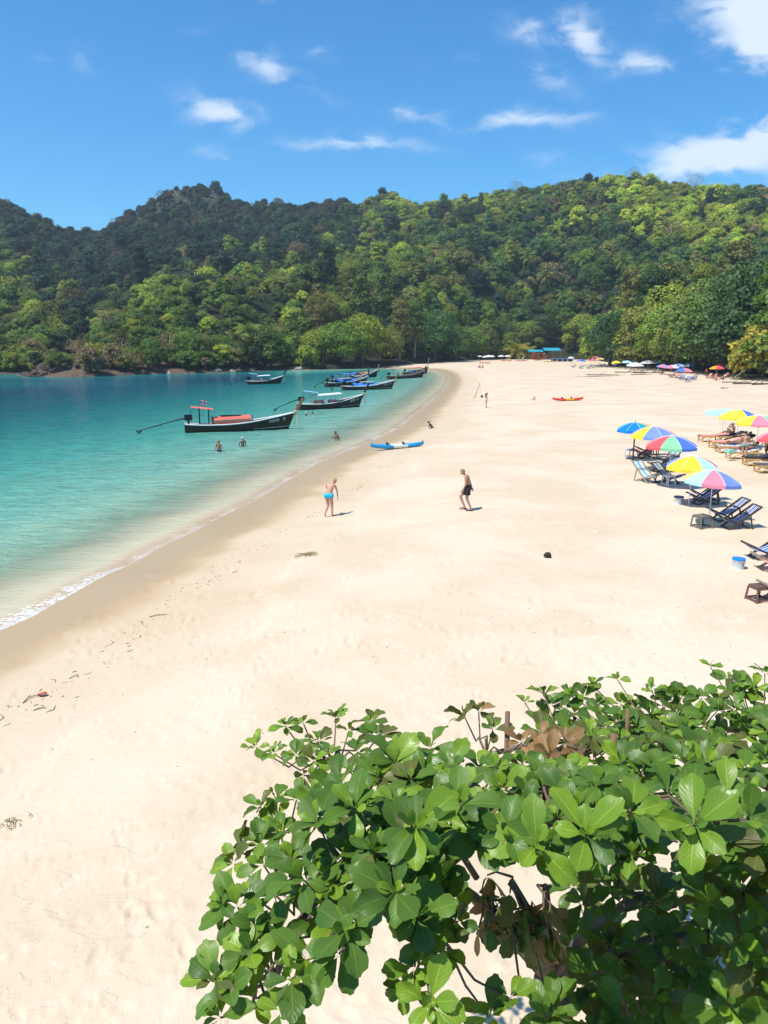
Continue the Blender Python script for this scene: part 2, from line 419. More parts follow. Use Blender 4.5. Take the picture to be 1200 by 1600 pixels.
bp = b.n('ShaderNodeBump', ins={'Height': wave, 'Strength': b.maprange(sda, -9.0, 0.0, 0.80, 0.16), 'Distance': 0.6})
lay = b.mix(b.maprange(w1, 0.35, 0.7), wc_, b.mix(1.0, wc_, (1.32, 1.22, 1.15), 'MULTIPLY'))  # light and dark of the ripples painted into the water colour
mp2 = b.n('ShaderNodeMapping', ins={'Vector': geo, 'Rotation': (0, 0, 0.30), 'Scale': (0.9, 2.6, 1.0)}).outputs[0]
w4 = b.noise(1.5, mp2, 4, 0.65, 0.9)
lay = b.mix(b.m('MULTIPLY', b.maprange(w4, 0.52, 0.66, 0.0, 0.75), b.maprange(dn, 1.0, 14.0, 0.30, 1.0)), lay, b.mix(1.0, lay, (0.50, 0.74, 0.78), 'MULTIPLY'))
lay = b.mix(b.maprange(w4, 0.30, 0.42, 0.45, 0.0), lay, b.mix(1.0, lay, (1.5, 1.3, 1.2), 'MULTIPLY'))
bs = b.n('ShaderNodeBsdfPrincipled', ins={'Base Color': lay, 'Roughness': 0.09, 'Specular IOR Level': 0.32, 'IOR': 1.33, 'Normal': bp.outputs[0]})
gl = b.n('ShaderNodeBsdfGlossy', ins={'Color': (1,1,1,1), 'Roughness': 0.08, 'Normal': bp.outputs[0]})
tr = b.n('ShaderNodeBsdfTransparent')
frn = b.n('ShaderNodeFresnel', ins={'IOR': 1.33, 'Normal': bp.outputs[0]})
shal = b.n('ShaderNodeMixShader', ins={0: b.m('MULTIPLY', frn.outputs[0], 0.6), 1: tr.outputs[0], 2: gl.outputs[0]})
body = b.n('ShaderNodeMixShader', ins={0: b.maprange(dn, 0.2, 7.0, 0.0, 1.0), 1: shal.outputs[0], 2: bs.outputs[0]})
# foam: lace of bubbles where the water meets the sand
fo = b.m('ADD', sda, b.m('MULTIPLY', b.m('SUBTRACT', b.noise(0.5, geo, 4, 0.6), 0.5), 1.5))
lace = b.maprange(b.noise(4.5, geo, 7, 0.78, 1.6), 0.46, 0.56)
sep = b.n('ShaderNodeSeparateXYZ', ins={0: geo})
nearf = b.maprange(sep.outputs[1], 21.0, 30.0, 0.82, 0.42)
patch = b.maprange(b.noise(0.33, geo, 2), 0.40, 0.58)
patch = b.m('MAXIMUM', patch, b.maprange(sep.outputs[1], 21.0, 24.0, 1.0, 0.0))
band = b.m('MULTIPLY', b.maprange(fo, -0.62, -0.25), b.maprange(fo, 0.0, 0.5, 1.0, 0.0))
line2 = b.m('MULTIPLY', b.maprange(fo, -0.35, -0.05), b.maprange(fo, 0.05, 0.30, 1.0, 0.0))
foam = b.m('MULTIPLY', b.m('MAXIMUM', b.m('MULTIPLY', b.m('MULTIPLY', band, lace), patch), b.m('MULTIPLY', line2, 0.45)), nearf)
fb = b.n('ShaderNodeBsdfDiffuse', ins={'Color': (0.86, 0.88, 0.86, 1)})
fin_ = b.n('ShaderNodeMixShader', ins={0: foam, 1: body.outputs[0], 2: fb.outputs[0]})
b.n('ShaderNodeOutputMaterial', ins={0: fin_.outputs[0]})
me = npmesh('sea_water', np.stack([X.ravel(), Y.ravel(), Zw.ravel()], 1), F, m)
at_ = me.attributes.new('sd', 'FLOAT', 'POINT'); at_.data.foreach_set('value', SDs.ravel().astype(np.float32))
tag(link('sea_water', me), 'turquoise bay water, deep teal offshore and sandy green in the shallows', kind='structure')

# ------------------------------------------------------------------ the hills
TBL = { # photograph column: (depth, row of the bare ground) from the foot to behind the ridge
 -500: [(232,584),(275,560),(330,505),(400,440),(470,380),(540,330),(620,300),(740,340)],
 -120: [(226,582),(245,572),(320,510),(390,445),(460,380),(540,320),(610,285),(740,330)],
 0:   [(211,583),(228,574),(300,520),(380,452),(460,392),(540,338),(600,310),(720,350)],
 40:  [(205,584),(220,576),(300,528),(380,462),(460,408),(540,358),(600,332),(720,375)],
 64:  [(190,588),(197,584),(208,578),(225,575),(262,568),(440,430),(600,350),(720,400)],
 100: [(187,588.5),(194,580),(207,568),(224,560),(270,560),(440,436),(600,364),(720,420)],
 130: [(189,588),(198,576),(214,560),(234,546),(285,545),(450,438),(600,372),(720,420)],
 170: [(196,586.5),(206,574),(226,548),(250,530),(305,528),(460,432),(605,372),(720,420)],
 205: [(203,585),(213,571),(236,537),(266,512),(322,511),(470,420),(610,346),(720,410)],
 250: [(211,584),(222,568),(250,525),(286,486),(342,482),(480,400),(620,322),(720,380)],
 280: [(213,583.5),(224,568),(254,522),(292,474),(350,470),(490,388),(626,297),(730,360)],
 310: [(216,583),(227,568),(260,520),(300,466),(360,464),(500,380),(630,295),(740,360)],
 345: [(220,582),(231,568),(265,520),(305,462),(365,462),(505,380),(630,301),(740,360)],
 372: [(226,581),(237,568),(271,520),(311,462),(372,461),(510,385),(630,323),(740,380)],
 430: [(242,578),(256,567),(292,520),(337,456),(392,455),(520,385),(640,328),(740,380)],
 470: [(247,572),(264,564),(304,510),(355,446),(408,446),(530,385),(640,338),(740,380)],
 520: [(254,570.5),(274,562),(318,504),(378,434),(428,430),(545,375),(640,327),(740,380)],
 560: [(262,569),(282,561),(330,502),(395,428),(444,422),(552,366),(640,332),(740,380)],
 605: [(268,568),(290,560),(340,500),(412,422),(460,413),(560,356),(640,312),(740,370)],
 650: [(288,566),(306,558),(358,492),(434,408),(478,398),(560,352),(632,334),(730,380)],
 700: [(322,563.5),(340,556),(388,484),(458,392),(500,372),(560,345),(622,330),(720,380)],
 760: [(360,561),(380,551),(416,480),(466,402),(504,366),(548,338),(600,318),(710,370)],
 850: [(375,560.5),(395,548),(428,480),(464,405),(498,356),(530,326),(564,308),(690,360)],
 930: [(345,563),(370,550),(408,476),(446,402),(484,346),(512,312),(540,288),(680,350)],
 980: [(245,572),(300,552),(372,472),(426,400),(476,344),(510,310),(540,291),(680,350)],
 1040:[(205,577),(262,556),(332,490),(398,416),(452,358),(496,322),(534,303),(680,355)],
 1100:[(178,583),(232,562),(300,502),(372,430),(432,370),(482,330),(530,312),(680,360)],
 1200:[(145,592),(190,572),(264,502),(344,430),(420,362),(480,326),(536,311),(680,360)],
 1500:[(112,605),(150,585),(244,502),(336,424),(414,354),(480,318),(540,302),(680,345)],
 2300:[(90,620),(130,590),(230,500),(330,420),(410,350),(480,315),(540,300),(680,345)]}
cols = sorted(TBL)
tab = np.zeros((len(cols), 8, 2))
for i, c in enumerate(cols):
    for j, (Yd, py) in enumerate(TBL[c]): tab[i, j] = (Yd, P(600, py, Yd).z)
NR = 120; NCc = 340
cpx = np.linspace(-500, 2300, NCc); srow = np.linspace(0, 7, NR)
def samp(px, s):
    "terrain (x, y, z) for a table column and row parameter (arrays)"
    px = np.asarray(px, float); s = np.asarray(s, float)
    j = np.clip(np.floor(s).astype(int), 0, 6); fr_ = s-j
    sm = fr_*fr_*(3-2*fr_)*0.35 + fr_*0.65
    def at(jj, k):
        r = np.zeros(px.shape)
        for q in range(8):
            mk = jj == q
            if mk.any(): r[mk] = np.interp(px[mk], cols, tab[:, q, k])
        return r
    Yd = at(j, 0)*(1-fr_) + at(np.minimum(j+1, 7), 0)*fr_
    Zd = at(j, 1)*(1-sm) + at(np.minimum(j+1, 7), 1)*sm
    x = (px-600)/1200*Yd/1.03
    amp = np.clip(s, 0, 2)/2*np.clip((7-s), 0, 1)
    Zd = Zd + amp*(fbm(x/55, Yd/55, 5, 3)*11*(1-0.95*np.clip((s-4.4)/1.0, 0, 1)) + fbm(x/18, Yd/18, 15, 2)*3)
    return x, Yd, Zd
CC, SS = np.meshgrid(cpx, srow, indexing='ij')
x, y, z = samp(CC.ravel(), SS.ravel())
z = z.reshape(NCc, NR); z[:, 0] -= 2.5; z[:, 1] -= 0.6
m, b = newmat('hill soil and rock')
geo = b.n('ShaderNodeNewGeometry')
nz = b.noise(0.06, geo.outputs['Position'], 6, 0.65, 0.5); n2_ = b.noise(0.5, geo.outputs['Position'], 5, 0.7)
c = b.mix(b.maprange(nz, 0.4, 0.6), (0.028, 0.042, 0.016), (0.055, 0.05, 0.03))
sz_ = b.n('ShaderNodeSeparateXYZ', ins={0: geo.outputs['Position']})
kn1 = b.maprange(sz_.outputs[2], 95.0, 125.0)
c = b.mix(b.m('MULTIPLY', b.maprange(n2_, 0.45, 0.65), kn1), c, (0.24, 0.22, 0.20))
low = b.m('MULTIPLY', b.maprange(sz_.outputs[2], 3.0, 11.0, 1.0, 0.0), b.maprange(sz_.outputs[0], -50.0, -35.0, 1.0, 0.0))
c = b.mix(low, c, b.mix(n2_, (0.09, 0.06, 0.04), (0.24, 0.17, 0.115)))
bp = b.n('ShaderNodeBump', ins={'Height': n2_, 'Strength': 0.9, 'Distance': 2.0})
bs = b.n('ShaderNodeBsdfPrincipled', ins={'Base Color': c, 'Roughness': 0.95, 'Specular IOR Level': 0.1, 'Normal': bp.outputs[0]})
b.n('ShaderNodeOutputMaterial', ins={0: bs.outputs[0]})
me = npmesh('hillside', np.stack([x, y, z.ravel()], 1), gridfaces(NCc, NR)[:, ::-1], m)
tag(link('hillside', me), 'steep jungle hillside with rocky limestone knolls behind the beach', kind='structure')
def hill(px, s):
    a = samp(np.array([px]), np.array([s])); return Vector((a[0][0], a[1][0], a[2][0]))
# ------------------------------------------------------------------ foliage
def foliage(name, col=None, dry=0.0):
    "leaf material; col None = colour from the 'tint' attribute of the instancing points"
    m, b = newmat(name)
    if col is None: base = b.n('ShaderNodeAttribute', attribute_name='tint', attribute_type='INSTANCER').outputs['Color']
    else: base = b.n('ShaderNodeObjectInfo').outputs['Color']
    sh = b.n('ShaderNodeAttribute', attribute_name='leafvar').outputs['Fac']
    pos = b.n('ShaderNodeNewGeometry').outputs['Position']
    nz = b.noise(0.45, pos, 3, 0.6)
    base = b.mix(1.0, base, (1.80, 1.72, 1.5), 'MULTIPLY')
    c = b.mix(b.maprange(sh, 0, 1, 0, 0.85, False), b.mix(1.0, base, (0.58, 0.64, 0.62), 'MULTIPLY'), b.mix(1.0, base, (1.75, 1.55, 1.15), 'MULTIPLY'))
    c = b.mix(b.maprange(nz, 0.35, 0.7, 0, 0.6), c, b.mix(1.0, c, (0.7, 0.82, 0.8), 'MULTIPLY'))
    df = b.n('ShaderNodeBsdfPrincipled', ins={'Base Color': c, 'Roughness': 0.55, 'Specular IOR Level': 0.22})
    tr = b.n('ShaderNodeBsdfTranslucent', ins={'Color': b.mix(1.0, c, (1.5, 1.4, 0.5), 'MULTIPLY')})
    mx = b.n('ShaderNodeMixShader', ins={0: 0.24, 1: df.outputs[0], 2: tr.outputs[0]})
    b.n('ShaderNodeOutputMaterial', ins={0: mx.outputs[0]}); return m
FOL = foliage('tree foliage', 1); FOLI = foliage('forest foliage')
BARK = mat('bark', (0.16, 0.125, 0.09), 0.9, 0.35, 3.0, bump=0.5)
PALEBARK = mat('pale bark', (0.30, 0.26, 0.21), 0.9, 0.3, 3.0, bump=0.4)
def crown_np(seed, kind, nleaf, ls, R=5.0):
    rs = np.random.RandomState(seed)
    H = {'broad': 0.55, 'round': 0.85, 'tall': 1.5, 'sparse': 0.6}[kind]
    nl = {'broad': 13, 'round': 11, 'tall': 12, 'sparse': 10}[kind]
    L = []
    for i in range(nl):
        a = i*2.399 + rs.rand(); q = math.sqrt((i+0.4)/nl)
        rad = R*0.68*q; lr = R*(0.50-0.20*q)*(0.8+0.5*rs.rand())
        z = R*H*(1.05 - 1.15*q*q) + R*0.22*(rs.rand()-0.5)
        if kind == 'tall': z = R*(0.5+1.9*(i/nl)); rad *= 0.8*(1.15-i/nl); 
        L.append((rad*math.cos(a), rad*math.sin(a), z, lr))
    L = np.array(L)
    w = L[:, 3]**2; k = rs.choice(nl, nleaf*2, p=w/w.sum())
    d = rs.normal(size=(nleaf*2, 3)); d[:, 2] = np.where(rs.rand(nleaf*2) < 0.72, np.abs(d[:, 2]), d[:, 2]); d /= np.linalg.norm(d, axis=1)[:, None]
    fl = np.array([1, 1, 0.72])
    bump = 1 + 0.16*np.sin(d[:, 0]*7+k)*np.sin(d[:, 1]*6+2*k)
    p = L[k, :3] + d*fl*(L[k, 3]*bump*(0.80+0.27*rs.rand(nleaf*2)**0.7))[:, None]
    dd = np.linalg.norm((p[:, None, :]-L[None, :, :3])/fl, axis=2)/L[None, :, 3]
    keep = (dd.min(1) > 0.72) | (rs.rand(len(p)) < 0.1)
    p = p[keep][:nleaf]; d = d[keep][:nleaf]; n = len(p)
    nrm = d*1.0 + rs.normal(size=(n, 3))*0.55 + np.array([0, 0, 0.35]); nrm /= np.linalg.norm(nrm, axis=1)[:, None]
    t = np.cross(nrm, rs.normal(size=(n, 3))); t /= np.linalg.norm(t, axis=1)[:, None]; bt = np.cross(nrm, t)
    s = ls*(0.55+0.8*rs.rand(n))[:, None]; w_ = 0.62*s
    v = np.stack([p - t*s*0.5, p + bt*w_*0.5 - nrm*s*0.05, p + t*s*0.5 - nrm*s*0.12, p - bt*w_*0.5 - nrm*s*0.05], 1).reshape(-1, 3)
    f = np.arange(n*4).reshape(n, 4)
    var = np.repeat(rs.rand(n), 4)
    return v, f, var, L
def crown_mesh(seed, kind, nleaf, ls, R, material, smooth=True):
    v, f, var, L = crown_np(seed, kind, nleaf, ls, R)
    me = npmesh('crown', v, f, material, False)
    a = me.attributes.new('leafvar', 'FLOAT', 'POINT'); a.data.foreach_set('value', var.astype(np.float32)); me['_'] = 0
    return me, L
def trunk_mb(L, th, r, seed, R):
    q = random.Random(seed); mb = MB()
    top = Vector((q.uniform(-.3, .3), q.uniform(-.3, .3), th))
    mb.path([(0,0,-0.6), (q.uniform(-.15,.15), q.uniform(-.15,.15), th*0.4), top, top+Vector((q.uniform(-.4,.4), q.uniform(-.4,.4), R*0.6))], [r*1.35, r, r*0.8, r*0.3], 8)
    for (x, y, z, lr) in list(L)[1:9]:
        mb.path([top*0.85, Vector((x*0.45, y*0.45, th+z*0.35)), Vector((x, y, th+z-lr*0.1))], [r*0.5, r*0.32, r*0.12], 5, False)
    return mb
def palm_mesh(seed, nf, seg, R, material, leaflets=12):
    q = random.Random(seed); mb = MB()
    for i in range(nf):
        a = i*2.399 + q.uniform(-.2, .2); el = math.radians(75 - 105*(i/nf)) + q.uniform(-.15, .15)
        L = R*q.uniform(0.85, 1.1); pts = []; p = Vector((0,0,0)); e = el
        for k in range(seg+1):
            pts.append(p.copy()); st = L/seg
            p = p + Vector((math.cos(a)*math.cos(e), math.sin(a)*math.cos(e), math.sin(e)))*st; e -= 0.20*(1+k*0.12)
        side = Vector((-math.sin(a), math.cos(a), 0))
        mb.path(pts, [0.05*(1-k/(seg+1.0))+0.01 for k in range(seg+1)], 3, False)
        nl = leaflets
        for k in range(nl):
            t = (k+1.0)/nl*(seg-0.05); j = int(t); fr_ = t-j; j2 = min(j+1, seg)
            c = pts[j].lerp(pts[j2], fr_); d = (pts[j2]-pts[j] if j2 > j else pts[j]-pts[j-1]).normalized()
            ll = L*0.27*math.sin(PI*min(0.97, 0.12+0.8*t/seg))
            for s in (-1, 1):
                tip = c + side*s*ll*0.75 + d*ll*0.55 - Vector((0,0,1))*ll*q.uniform(0.35, 0.75)
                w_ = d*0.11*R/4
                mb.add([c-w_, c+w_, tip+w_*0.3, tip-w_*0.3], [(0,1,2,3)])
    me = mb.mesh('crown', material)
    a = me.attributes.new('leafvar', 'FLOAT', 'POINT'); a.data.foreach_set('value', [q.random()*0.9 for _ in me.vertices])
    return me

# --- hillside forest: one mass of trees nobody could count
PROT = []
specs = [('broad', 950, .60), ('broad', 950, .62), ('round', 950, .60), ('round', 900, .62), ('round', 800, .70), ('tall', 950, .60), ('sparse', 420, .50)]
for i, (k, n, s) in enumerate(specs):
    me, L = crown_mesh(100+i, k, n, s, 5.0, FOLI)
    core = MB()      # inner lobes and limbs closing the crown; inner shade painted in as dark tone
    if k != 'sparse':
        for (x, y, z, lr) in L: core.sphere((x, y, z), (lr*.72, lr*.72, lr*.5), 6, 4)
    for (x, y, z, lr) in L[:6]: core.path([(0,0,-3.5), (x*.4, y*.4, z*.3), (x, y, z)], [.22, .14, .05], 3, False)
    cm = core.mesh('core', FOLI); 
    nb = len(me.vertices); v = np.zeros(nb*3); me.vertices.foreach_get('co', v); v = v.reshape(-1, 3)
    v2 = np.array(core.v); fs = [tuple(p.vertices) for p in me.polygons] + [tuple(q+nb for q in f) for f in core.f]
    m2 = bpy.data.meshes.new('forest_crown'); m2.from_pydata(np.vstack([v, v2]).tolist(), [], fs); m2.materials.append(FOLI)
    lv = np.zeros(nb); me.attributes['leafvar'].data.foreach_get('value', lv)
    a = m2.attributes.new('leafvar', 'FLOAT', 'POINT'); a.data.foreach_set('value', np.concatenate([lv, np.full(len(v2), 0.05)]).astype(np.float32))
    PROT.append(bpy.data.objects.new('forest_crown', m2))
pm = palm_mesh(5, 15, 4, 4.2, FOLI, 7)
PROT.append(bpy.data.objects.new('forest_palm', pm))
rs = np.random.RandomState(11)
N = 42000
px = rs.uniform(-330, 1750, N); s = np.where((px < 470) | (px > 900), 0.30, 0.95)*1.0; s = s+(6.3-s)*rs.rand(N)
x, y, z = samp(px, s)
# thin by true area so that spacing is even on the ground
x1, y1, _ = samp(px+2, s); x2, y2, _ = samp(px, np.minimum(s+0.02, 7))
area = np.abs((x1-x)/2)*np.abs((y2-y)/0.02); dens_ = area/np.percentile(area, 88)
keep = rs.rand(N) < np.clip(dens_, 0.10, 1)*np.where(px > 1300, 0.6, 1.0)
photo_y = 541 - (z-CZ)/y*1200
# bare limestone on the tall knoll and small clearings
bare = (np.exp(-((px-292)/20)**2 - ((photo_y-318)/26)**2) > 0.45) | (np.exp(-((px-405)/22)**2 - ((photo_y-332)/14)**2) > 0.6)
keep &= ~(bare & (rs.rand(N) < 0.8))
keep &= ~((px > 50) & (px < 150) & (photo_y > 552) & (rs.rand(N) < 0.85))
px, s, x, y, z, photo_y = [a[keep] for a in (px, s, x, y, z, photo_y)]
# drop trees standing on top of each other
cell = {}; ok = np.zeros(len(x), bool)
for i in range(len(x)):
    md = 2.9 + 1.0*(y[i] > 330) ; k = (int(x[i]//md), int(y[i]//md)); c = 0
    if k in cell: continue
    cell[k] = 1; ok[i] = True
px, s, x, y, z, photo_y = [a[ok] for a in (px, s, x, y, z, photo_y)]
n = len(x)
sp1 = fbm(x/60, y/60, 61, 3)*2.8; sp2 = fbm(x/24, y/24, 71, 2)*2; r1 = rs.rand(n); r2 = rs.rand(n)
G1 = np.array([.036, .072, .024]); G2 = np.array([.072, .112, .022]); G3 = np.array([.150, .185, .024]); DK = np.array([.013, .030, .018]); BR = np.array([.115, .088, .055]); OL = np.array([.105, .108, .036]); BD = np.array([.016, .040, .030])
tint = np.zeros((n, 3)); idx = np.zeros(n, int)
far = np.clip((s-3.8)/1.2, 0, 1)*np.clip((640-px)/130, 0, 1)          # remote left forest: darker trees, with haze and slope shade put into the tint
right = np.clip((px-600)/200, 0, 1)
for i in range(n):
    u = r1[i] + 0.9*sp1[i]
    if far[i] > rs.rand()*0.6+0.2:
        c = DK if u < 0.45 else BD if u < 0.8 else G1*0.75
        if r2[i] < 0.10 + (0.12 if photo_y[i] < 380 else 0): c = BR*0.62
    else:
        c = G1 if u < 0.3 else G2 if u < 0.72 else G3
        if r2[i] < 0.14: c = OL
        elif r2[i] < 0.24: c = DK*1.1
        elif r2[i] < 0.30: c = BR*1.1
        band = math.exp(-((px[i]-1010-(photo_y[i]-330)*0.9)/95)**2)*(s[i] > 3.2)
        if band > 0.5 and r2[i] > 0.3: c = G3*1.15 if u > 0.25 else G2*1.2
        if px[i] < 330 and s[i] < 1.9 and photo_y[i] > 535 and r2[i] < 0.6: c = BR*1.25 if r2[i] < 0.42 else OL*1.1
    if px[i] > 600: c = c*1.2
    elif s[i] < 3.4 and c[0] > .12 and rs.rand() < .6: c = G2
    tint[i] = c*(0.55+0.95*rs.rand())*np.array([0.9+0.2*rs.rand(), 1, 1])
    br = abs(c-BR).sum() < 0.01 or c[0] >= c[1]
    w_ = rs.rand()
    if s[i] > 5.2 and w_ < .05: w_ = .3
    idx[i] = 6 if br and w_ < 0.7 else (5 if w_ < (0.012 if px[i] < 620 else 0.04) else 7 if (w_ < 0.24 and s[i] < 4.0 and 0.2 < s[i] and px[i] > 380) else int(rs.randint(0, 5)))
sz = np.clip(rs.lognormal(-0.12, 0.27, n), 0.45, 1.75)*np.where(y < 330, 0.56+0.20*np.clip((y-190)/140,0,1), 0.84)
big_ = rs.rand(n) < 0.07; sz[big_] *= 1.5
kn = np.exp(-((px-300)/120)**2)*(s > 4.8); sz = sz*(1-0.40*kn); sz = np.where(s > 5.5, np.minimum(sz, 1.1), sz)
sc = np.stack([sz*(.85+.3*rs.rand(n)), sz*(.85+.3*rs.rand(n)), sz*(.85+.35*rs.rand(n))], 1)
up_ = np.where(idx == 7, 4.0+3.5*rs.rand(n), 1.1+2.8*sz*rs.rand(n))
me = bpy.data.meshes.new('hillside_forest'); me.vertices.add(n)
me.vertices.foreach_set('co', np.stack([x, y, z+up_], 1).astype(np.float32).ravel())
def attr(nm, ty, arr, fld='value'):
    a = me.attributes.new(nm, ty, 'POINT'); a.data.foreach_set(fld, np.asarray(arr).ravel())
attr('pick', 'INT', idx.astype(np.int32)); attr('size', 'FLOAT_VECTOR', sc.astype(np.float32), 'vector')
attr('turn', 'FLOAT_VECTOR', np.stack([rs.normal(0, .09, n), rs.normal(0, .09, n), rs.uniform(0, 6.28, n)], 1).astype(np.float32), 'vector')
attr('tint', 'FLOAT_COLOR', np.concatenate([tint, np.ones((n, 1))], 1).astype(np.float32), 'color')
forest = tag(link('hillside_forest', me), 'dense mixed jungle of countless trees covering the hills', kind='stuff')
ng = bpy.data.node_groups.new('forest', 'GeometryNodeTree')
ng.interface.new_socket('Geometry', in_out='INPUT', socket_type='NodeSocketGeometry')
ng.interface.new_socket('Geometry', in_out='OUTPUT', socket_type='NodeSocketGeometry')
N_ = ng.nodes.new; Lk = ng.links.new
gi = N_('NodeGroupInput'); go = N_('NodeGroupOutput'); inst = N_('GeometryNodeInstanceOnPoints'); gj = N_('GeometryNodeGeometryToInstance')
for po in reversed(PROT):
    oi = N_('GeometryNodeObjectInfo'); oi.inputs['Object'].default_value = po; oi.inputs['As Instance'].default_value = True
    Lk(oi.outputs['Geometry'], gj.inputs[0])
def na(nm, ty):
    a = N_('GeometryNodeInputNamedAttribute'); a.data_type = ty; a.inputs[0].default_value = nm; return a.outputs[0]
join = N_('GeometryNodeJoinGeometry'); ng.nodes.remove(gj)
for po in reversed(PROT):
    pass
for nd in [q for q in ng.nodes if q.bl_idname == 'GeometryNodeObjectInfo']: Lk(nd.outputs['Geometry'], join.inputs[0])
Lk(gi.outputs[0], inst.inputs['Points']); Lk(join.outputs[0], inst.inputs['Instance'])
inst.inputs['Pick Instance'].default_value = True
Lk(na('pick', 'INT'), inst.inputs['Instance Index']); Lk(na('size', 'FLOAT_VECTOR'), inst.inputs['Scale'])
e2r = N_('FunctionNodeEulerToRotation'); Lk(na('turn', 'FLOAT_VECTOR'), e2r.inputs[0]); Lk(e2r.outputs[0], inst.inputs['Rotation'])
Lk(inst.outputs[0], go.inputs[0])
md = forest.modifiers.new('forest', 'NODES'); md.node_group = ng

# --- single trees: the row behind the beach, palms, dry trees and the ones that break the skyline
TREES = {}
def proto(kind, seed, nleaf, ls, R, th, r, bark=BARK):
    me, L = crown_mesh(seed, kind, nleaf, ls, R, FOL)
    tm = trunk_mb(L, th, r, seed, R).mesh('trunk', bark, True); return (me, tm, th)
TREES['broad'] = [proto('broad', 201+i, 8500, 0.36, 6.0, 2.9, .30) for i in range(3)]
TREES['round'] = [proto('round', 211+i, 7500, 0.36, 5.0, 2.2, .26) for i in range(3)]
TREES['tall'] = [proto('tall', 221+i, 5000, 0.44, 4.2, 3.6, .26, PALEBARK) for i in range(2)]
TREES['dry'] = [proto('sparse', 231+i, 700, 0.30, 5.0, 4.5, .22, PALEBARK) for i in range(2)]
TREES['bush'] = [proto('round', 241+i, 2400, 0.40, 2.6, 0.5, .12) for i in range(2)]
def palm_proto(seed, h):
    me = palm_mesh(seed, 22, 6, 4.0, FOL, 16); q = random.Random(seed); mb = MB()
    b_ = q.uniform(-1.2, 1.2)
    mb.path([(b_*((1-k/6)**2), 0, h*k/6 - (0.5 if k == 0 else 0)) for k in range(7)], [.24, .19, .17, .16, .15, .14, .13], 7)
    return (me, mb.mesh('trunk', PALEBARK, True), h)
TREES['palm'] = [palm_proto(251, 8.5), palm_proto(252, 6.5)]; TREES['low palm'] = [palm_proto(253, 1.6)]
tcount = [0]
def tree(kind, name, loc, scale, color, label, group=None, rz=None):
    i = tcount[0]; tcount[0] += 1
    lst = TREES[kind]; me, tm, th = lst[i % len(lst)]
    t = thing(name, label, 'tree' if 'palm' not in kind else 'palm', loc, rnd.uniform(0, 6.28) if rz is None else rz, group, scale)
    if kind == 'bush': t['category'] = 'bush'
    c = link('crown', me, t, (0, 0, th)); c.color = tuple(color) + (1,)
    link('trunk', tm, t)
    return t
def onland(px, Y, dz=0.0):
    "ground point at photograph column px and depth Y, on the sand or on the hill"
    x_ = (px-600)/1200*Y/1.03; z_ = zg(x_, Y)
    fy = np.interp(px, cols, tab[:, 0, 0]); 
    if Y > fy:
        ys_ = [float(samp(np.array([px]), np.array([q]))[1][0]) for q in np.linspace(0, 7, 36)]
        s_ = float(np.interp(Y, ys_, np.linspace(0, 7, 36))); z_ = max(z_, hill(px, s_).z)
    return Vector((x_, Y, z_ + dz))
gA, gB, gC, gDk, gOl, gYe, gBr = (.055,.095,.022), (.085,.13,.022), (.115,.15,.022), (.026,.052,.020), (.095,.105,.034), (.14,.14,.025), (.13,.10,.065)
